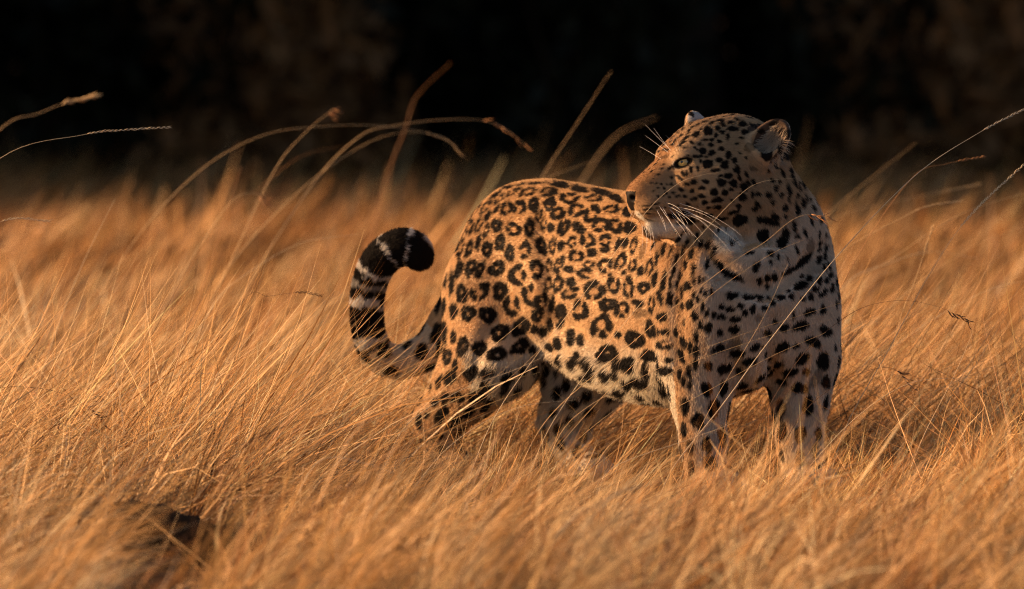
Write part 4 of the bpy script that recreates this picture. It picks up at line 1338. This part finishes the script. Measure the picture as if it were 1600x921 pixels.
rgb = np.clip(np.repeat(tone, NB, axis=0) * g.uniform(0.75, 1.2, (n, 1)), 0, 0.85)
wd = np.where(y > 3, 0.0022, 0.0012) * g.uniform(0.6, 1.6, n)
add_blades(make_blades(x, y, g, L, wd, g.normal(0.45, 0.22, n), g.normal(1.05, 0.35, n), az, rgb, 4))
grass_mesh = mesh_np('dry_grass', np.vstack(BV), np.vstack(BF))
add_color(grass_mesh, np.vstack(BC))
grass_mesh.materials.append(straw)
tag(link('dry_grass', grass_mesh), 'tall dry golden grass covering the whole field, bent to the right by wind', 'grass', kind='stuff')
print('grass blades tris', sum(len(f) for f in BF) * 2)


# ------------------------------------------------------------------ single stalks that stand out of the grass
def stalk_material(name, rgb):
    m, nd, lk, b = new_mat(name, 0.5, 0.3)
    n1 = nd.new('ShaderNodeTexNoise'); n1.inputs['Scale'].default_value = 60
    r = nd.new('ShaderNodeValToRGB')
    r.color_ramp.elements[0].color = (*(np.array(rgb) * 0.75), 1); r.color_ramp.elements[1].color = (*np.minimum(np.array(rgb) * 1.15, 0.9), 1)
    lk.new(n1.outputs['Fac'], r.inputs[0]); lk.new(r.outputs[0], b.inputs['Base Color'])
    return m


ST_GOLD = stalk_material('stalk_gold', (0.82, 0.55, 0.28)); ST_PALE = stalk_material('stalk_pale', (0.84, 0.65, 0.42))
ST_DARK = stalk_material('stalk_dark', (0.13, 0.070, 0.035)); ST_RUST = stalk_material('stalk_rust', (0.56, 0.27, 0.11))


def spikelets(items):
    """Small pointed husks: (base, direction, length, radius) each a six-sided spindle."""
    V, Fq, k = [], [], 0
    for b, d, L, r in items:
        d = unit(d); t = np.linspace(0, 1, 5)[:, None]
        pts = b + d * L * t
        rad = np.array([0.25, 0.9, 1.0, 0.6, 0.06]) * r
        a = unit(np.cross(d, [0.3, 0.8, 0.5])); c = np.cross(d, a)
        ph = np.linspace(0, 2 * math.pi, 6, endpoint=False)
        v = (pts[:, None] + (a * np.cos(ph)[:, None] + c * np.sin(ph)[:, None])[None] * rad[:, None, None]).reshape(-1, 3)
        i = np.arange(4)[:, None] * 6; j = np.arange(6)[None]
        V.append(v); Fq.append(np.stack([i + j, i + (j + 1) % 6, i + 6 + (j + 1) % 6, i + 6 + j], -1).reshape(-1, 4) + k); k += len(v)
    return np.vstack(V), np.vstack(Fq)


def stalk(pts_px, y, r, mat, label, head=None, head_len=0.12, root=None, dy=0.0, group='single grass stalks standing out of the field'):
    """pts_px: the visible run from its low end to its tip, at depth y (tip at y + dy)."""
    g = random.Random(sum(map(ord, label)))
    n = len(pts_px)
    pts = [P(a, b, y + dy * i / max(n - 1, 1)) for i, (a, b) in enumerate(pts_px)]
    low = pts[0]
    d0 = unit(pts[1] - pts[0])
    if low[2] > 0.02:                                    # carry the stem on down to its root
        run = low[2] * min(max(d0[0] / max(d0[2], 0.25), -0.7), 0.9) * 0.55
        rt = np.array([low[0] - run, low[1] + g.uniform(-0.03, 0.05), 0.0]) if root is None else P(root[0], root[1], y)
        rt[2] = -0.01
        mid = (rt + low) / 2 + np.array([-run * 0.12, 0, 0.0])
        pts = [rt, mid] + pts
    cv = spline(pts, 8)
    e = link('grass_stalk', None)
    base = cv[0].copy(); base[2] = 0
    e.location = Vector(base)
    r = r * (0.62 if r > 0.00171 else 0.9)
    V, Fq = tube(cv, r, r * 0.22, 6)
    me = mesh_np('stem', V - base, Fq); me.materials.append(mat)
    link('stem', me, e)
    if head:
        seglen = np.linalg.norm(np.diff(cv, axis=0), axis=1)
        acc = np.concatenate([[0], np.cumsum(seglen)]); tot = acc[-1]
        items = []

        def at(s):
            return np.array([np.interp(s, acc, cv[:, k]) for k in range(3)])
        if head == 'feather':                            # narrow spike of small husks
            s = tot - head_len
            k = 0
            while s < tot:
                p = at(s); t = unit(at(min(s + 0.004, tot)) - at(s - 0.004))
                side = unit(np.cross(t, [g.uniform(-1, 1), -1, g.uniform(-1, 1)])) * (1 if k % 2 else -1)
                items.append((p, t + side * 0.28, g.uniform(0.007, 0.013), 0.0008)); s += 0.0045; k += 1
        elif head == 'plume':                            # thick soft spike
            s = tot - head_len
            while s < tot:
                p = at(s); t = unit(at(min(s + 0.004, tot)) - at(s - 0.004))
                side = unit(np.array([g.gauss(0, 1), g.gauss(0, 1), g.gauss(0, 1)]))
                items.append((p, t + side * 0.45, g.uniform(0.010, 0.016), 0.0013)); s += 0.0022
        else:                                            # loose head of drooping oat-like husks
            for k in range(6):
                p = at(tot - head_len * k / 6)
                dd = np.array([g.uniform(0.1, 1.0), g.uniform(-0.5, 0.5), g.uniform(-1.1, 0.2)])
                items.append((p, dd, g.uniform(0.012, 0.022), 0.0014))
                q = p + unit(dd) * 0.012
                items.append((q, dd + np.array([0.3, 0.3 * g.uniform(-1, 1), 0.1]), g.uniform(0.010, 0.018), 0.0010))
        V, Fq = spikelets(items)
        me = mesh_np('seed_head', V - base, Fq); me.materials.append(ST_RUST if (mat is ST_GOLD and head == 'oat') else mat)
        link('seed_head', me, e)
    return tag(e, label, 'grass stalk', group)


K = [
    ([(-140, 400), (0, 248), (130, 211), (200, 203), (265, 199)], -0.15, 0.0009, ST_PALE, 'thin pale stalk with feathery tip reaching in from the left edge', 'feather', 0.16),
    ([(-120, 340), (0, 203), (60, 178), (100, 162), (148, 150)], -2.6, 0.0012, ST_GOLD, 'blurred stalk with a bright plump head at the upper left corner', 'plume', 0.055),
    ([(-120, 420), (0, 347), (75, 345)], -0.1, 0.0008, ST_PALE, 'short whitish stalk tip lying level at the left edge', 'feather', 0.09),
    ([(60, 600), (98, 490), (135, 400), (180, 311)], 0.9, 0.0013, ST_PALE, 'straight pale stalk rising alone at the left of the field', None, 0),
    ([(100, 560), (146, 477), (228, 353), (319, 262), (410, 212), (500, 198), (600, 197), (690, 215), (722, 243)], 2.3, 0.0020, ST_GOLD, 'long stalk arching over from left to right against the dark wood', 'feather', 0.10),
    ([(300, 500), (328, 417), (355, 330), (378, 260)], 2.0, 0.0016, ST_RUST, 'short upright reddish stalk in the blurred tuft left of the tail', None, 0),
    ([(220, 560), (262, 470), (315, 380), (365, 312), (400, 303), (412, 318)], 1.9, 0.0016, ST_GOLD, 'stalk with a nodding hooked tip in the blurred tuft left of the tail', 'oat', 0.03),
    ([(320, 500), (365, 400), (430, 265), (480, 205), (521, 171)], 2.2, 0.0017, ST_GOLD, 'stalk with a small white seed tip above the blurred tuft', 'oat', 0.02),
    ([(320, 480), (375, 395), (450, 315), (530, 250), (600, 213), (660, 206)], 2.6, 0.0017, ST_GOLD, 'blurred stalk leaning right and crossing the long arching one', None, 0),
    ([(300, 540), (342, 465), (390, 425), (470, 380), (560, 366)], 1.6, 0.0021, ST_PALE, 'thick bright stalk bowing over to the right, left of the tail', None, 0),
    ([(270, 470), (330, 370), (400, 300), (470, 245), (540, 228)], 3.2, 0.0018, ST_RUST, 'dim stalk curving over low behind the blurred tuft', None, 0),
    ([(590, 330), (612, 255), (632, 205), (652, 150), (705, 98)], 5.0, 0.0026, ST_RUST, 'dim brown blurred stalk bent near its tip above the tail', None, 0),
    ([(480, 300), (560, 215), (620, 196), (700, 187), (770, 192), (820, 225)], 2.6, 0.0016, ST_GOLD, 'arching stalk hung with rusty seed husks above the rump', 'oat', 0.13),
    ([(800, 370), (845, 280), (900, 195), (955, 111)], 3.0, 0.0020, ST_GOLD, 'straight blurred stalk slanting up behind the back of the leopard', None, 0),
    ([(780, 320), (830, 290), (880, 268), (930, 250)], 2.4, 0.0015, ST_GOLD, 'short blurred stalk just over the top of the rump', None, 0),
    ([(900, 300), (960, 215), (1025, 184)], 7.0, 0.0040, ST_GOLD, 'broad blurred stalk tip between rump and head', None, 0),
    ([(1060, 720), (1130, 632), (1200, 536), (1312, 396), (1429, 275), (1527, 209), (1605, 168)], -0.62, 0.0017, ST_PALE, 'long stalk crossing the chest and running up to the right edge', 'feather', 0.12, None, 0.45),
    ([(1340, 400), (1425, 278), (1480, 256), (1535, 245)], 0.3, 0.0009, ST_RUST, 'fine stalk with a rusty tip branching right of the neck', 'feather', 0.05),
    ([(1240, 400), (1298, 331), (1365, 275), (1431, 223)], 3.0, 0.0018, ST_GOLD, 'blurred straight stalk just right of the ear', None, 0),
    ([(1330, 650), (1387, 550), (1452, 429), (1513, 340), (1605, 252)], -0.25, 0.0013, ST_PALE, 'beaded pale stalk leaning out of the right edge', 'feather', 0.18),
    ([(1240, 480), (1312, 396), (1410, 340), (1450, 322), (1501, 314)], 0.9, 0.0013, ST_GOLD, 'stalk with a feathery tip arching right from the shoulder', 'feather', 0.10),
    ([(1210, 440), (1300, 345), (1400, 315), (1530, 288)], 2.6, 0.0018, ST_GOLD, 'soft blurred stalk arching low to the right behind the neck', 'feather', 0.10),
    ([(1260, 520), (1326, 440), (1387, 412), (1452, 394), (1530, 404)], 2.0, 0.0026, ST_PALE, 'thick bright blurred stalk bowing over right of the chest', None, 0),
    ([(1385, 590), (1405, 503), (1433, 429), (1456, 356)], 0.5, 0.0013, ST_GOLD, 'upright stalk with a slim tip right of the chest', 'feather', 0.05),
    ([(780, 640), (850, 540), (935, 430), (1010, 331), (1058, 288), (1095, 274), (1123, 270)], -0.60, 0.0008, ST_PALE, 'pale hair-thin stalk curving across the muzzle and cheek', None, 0),
    ([(870, 650), (960, 525), (1040, 430), (1109, 352), (1152, 308), (1188, 285), (1245, 278)], -0.62, 0.0008, ST_PALE, 'pale hair-thin stalk curving across the neck below the ear', None, 0),
    ([(860, 650), (960, 560), (1060, 475), (1149, 407), (1194, 379), (1236, 345), (1265, 335), (1292, 338)], -0.62, 0.0009, ST_GOLD, 'stalk with rusty husks lying across the throat to the shoulder edge', 'oat', 0.045),
    ([(880, 690), (1000, 560), (1110, 462), (1200, 400), (1255, 375)], -0.60, 0.0008, ST_GOLD, 'fine stalk running up across the flank and chest', None, 0),
    ([(1080, 700), (1122, 617), (1192, 498), (1231, 413)], -0.64, 0.0009, ST_GOLD, 'fine steep stalk in front of the middle of the chest', None, 0),
    ([(900, 650), (1040, 571), (1162, 522), (1312, 474)], -0.60, 0.0008, ST_GOLD, 'uppermost of the flat stalks lying across the chest', None, 0),
    ([(900, 690), (1040, 588), (1170, 535), (1300, 498)], -0.62, 0.0008, ST_GOLD, 'middle one of the flat stalks lying across the chest', None, 0),
    ([(960, 690), (1090, 620), (1200, 560), (1290, 520)], -0.66, 0.0009, ST_GOLD, 'lowest of the flat stalks lying across the chest', None, 0),
    ([(1250, 560), (1330, 490), (1400, 470), (1460, 478), (1512, 500)], -0.40, 0.0008, ST_DARK, 'dark nodding seed stalk right of the chest', 'oat', 0.05),
    ([(1260, 640), (1330, 590), (1390, 575), (1420, 600)], -0.5, 0.0008, ST_DARK, 'dark seed stalk drooping low beside the right foreleg', 'oat', 0.04),
    ([(-60, 640), (0, 607), (78, 610), (130, 632), (160, 662)], -0.45, 0.0009, ST_DARK, 'dark seed stalk bending over at the left edge', 'oat', 0.05),
    ([(380, 470), (420, 463), (470, 457), (500, 462)], -0.1, 0.0007, ST_DARK, 'short dark stalk tip lying level left of the tail', 'feather', 0.05),
    ([(-90, 580), (0, 527), (30, 515), (66, 506)], 1.8, 0.0026, ST_PALE, 'thick blurred pale stalk at the left edge', None, 0),
    ([(-60, 720), (0, 674), (90, 602), (181, 532)], -0.35, 0.0011, ST_GOLD, 'long straight stalk slanting up from the left edge', None, 0),
    ([(390, 770), (411, 724), (450, 640), (491, 559)], -0.55, 0.0010, ST_GOLD, 'straight fine stalk standing left of the tail bend', None, 0),
    ([(450, 780), (471, 733), (510, 635), (552, 541)], -0.55, 0.0010, ST_GOLD, 'straight fine stalk touching the tail bend', None, 0),
    ([(500, 720), (572, 725), (630, 748), (685, 778)], -1.7, 0.0022, ST_PALE, 'pale blurred stalk bowed down to the right in the foreground', None, 0),
    ([(1284, 744), (1240, 707), (1192, 666)], -0.95, 0.0014, ST_PALE, 'short bright straw slanting up to the left between the forelegs', None, 0),
    ([(960, 730), (1080, 686), (1152, 660)], -0.85, 0.0014, ST_PALE, 'bright straw slanting up to the right before the near foreleg', None, 0),
    ([(640, 660), (720, 610), (800, 580), (845, 560)], -0.2, 0.0014, ST_PALE, 'bright straw lying across the thigh', None, 0),
    ([(640, 690), (760, 620), (850, 540), (910, 470)], -0.3, 0.0009, ST_GOLD, 'fine stalk leaning across the hind leg to the flank', None, 0),
    ([(1400, 760), (1470, 640), (1560, 500), (1605, 430)], -0.3, 0.0011, ST_GOLD, 'fine stalk leaning out low at the right edge', None, 0),
    ([(1290, 840), (1400, 760), (1520, 660), (1605, 610)], -1.9, 0.0020, ST_GOLD, 'blurred stalk in the right foreground', None, 0),
    ([(1300, 470), (1400, 400), (1500, 335), (1605, 300)], 1.5, 0.0016, ST_GOLD, 'soft stalk sweeping up to the right edge above the bright bowed one', None, 0),
    ([(1330, 540), (1420, 455), (1520, 385), (1605, 350)], 2.2, 0.0018, ST_GOLD, 'soft stalk sweeping up to the right edge just below the beaded one', None, 0),
    ([(1350, 580), (1450, 505), (1540, 455), (1605, 438)], 1.0, 0.0014, ST_PALE, 'pale stalk bowing out of the right edge at mid height', None, 0),
    ([(1290, 580), (1350, 530), (1430, 492), (1520, 470)], 0.8, 0.0014, ST_GOLD, 'low stalk bowing right from behind the chest', None, 0),
    ([(1380, 690), (1450, 620), (1540, 578), (1605, 560)], -0.4, 0.0011, ST_GOLD, 'sharp stalk bowing low out of the right edge', None, 0),
    ([(1400, 800), (1440, 690), (1490, 590), (1520, 520)], -0.5, 0.0010, ST_PALE, 'sharp pale steep stalk in the grass far right', None, 0),
    ([(1240, 760), (1330, 660), (1420, 600), (1520, 590)], -0.7, 0.0012, ST_PALE, 'pale stalk arching right from beside the right foreleg', None, 0),
    ([(40, 760), (140, 650), (260, 590), (370, 585)], -0.5, 0.0011, ST_PALE, 'pale stalk arching over in the grass at the lower left', None, 0),
    ([(200, 760), (290, 640), (400, 560), (520, 520)], -0.3, 0.0010, ST_GOLD, 'long fine stalk leaning right towards the tail', None, 0),
    ([(620, 800), (700, 700), (800, 640), (900, 625)], -0.9, 0.0012, ST_PALE, 'pale stalk arching right below the belly', None, 0)]
for row in K:
    pts, y, r, mat, lb, hd_, hl_ = row[:7]
    stalk(pts, y, r, mat, lb, hd_, hl_, row[7] if len(row) > 7 else None, row[8] if len(row) > 8 else 0.0)


# ------------------------------------------------------------------ dark lump added to stand for the shaded gap, lower left
def lump_mesh():
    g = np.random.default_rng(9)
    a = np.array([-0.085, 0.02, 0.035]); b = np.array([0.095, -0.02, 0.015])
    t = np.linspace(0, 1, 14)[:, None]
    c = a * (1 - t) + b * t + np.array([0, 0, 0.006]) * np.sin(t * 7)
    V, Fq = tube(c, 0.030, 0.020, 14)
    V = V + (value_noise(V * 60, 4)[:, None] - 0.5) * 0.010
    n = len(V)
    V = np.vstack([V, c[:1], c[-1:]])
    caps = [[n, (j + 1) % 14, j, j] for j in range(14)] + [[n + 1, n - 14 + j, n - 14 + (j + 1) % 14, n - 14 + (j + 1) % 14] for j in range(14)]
    me = bpy.data.meshes.new('dark_lump')
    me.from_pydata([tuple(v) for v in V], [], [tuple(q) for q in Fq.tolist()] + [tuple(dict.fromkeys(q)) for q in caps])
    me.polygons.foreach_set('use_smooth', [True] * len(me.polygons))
    me.materials.append(lump_mat)
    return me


lump_mat = stalk_material('lump_dark', (0.050, 0.029, 0.016))
lump_mat.node_tree.nodes['Principled BSDF'].inputs['Roughness'].default_value = 0.95
lump_mat.node_tree.nodes['Principled BSDF'].inputs['Specular IOR Level'].default_value = 0.05
lump = link('dark_lump', lump_mesh())
lump.location = (DARK_SPOT[0], DARK_SPOT[1], float(ground_z(np.array([DARK_SPOT[0]]), np.array([DARK_SPOT[1]]))[0]) + 0.012)
lump.scale = (1.4, 1.3, 1.5)
tag(lump, 'dark lump added to darken a gap of the grass at the lower left', 'branch')
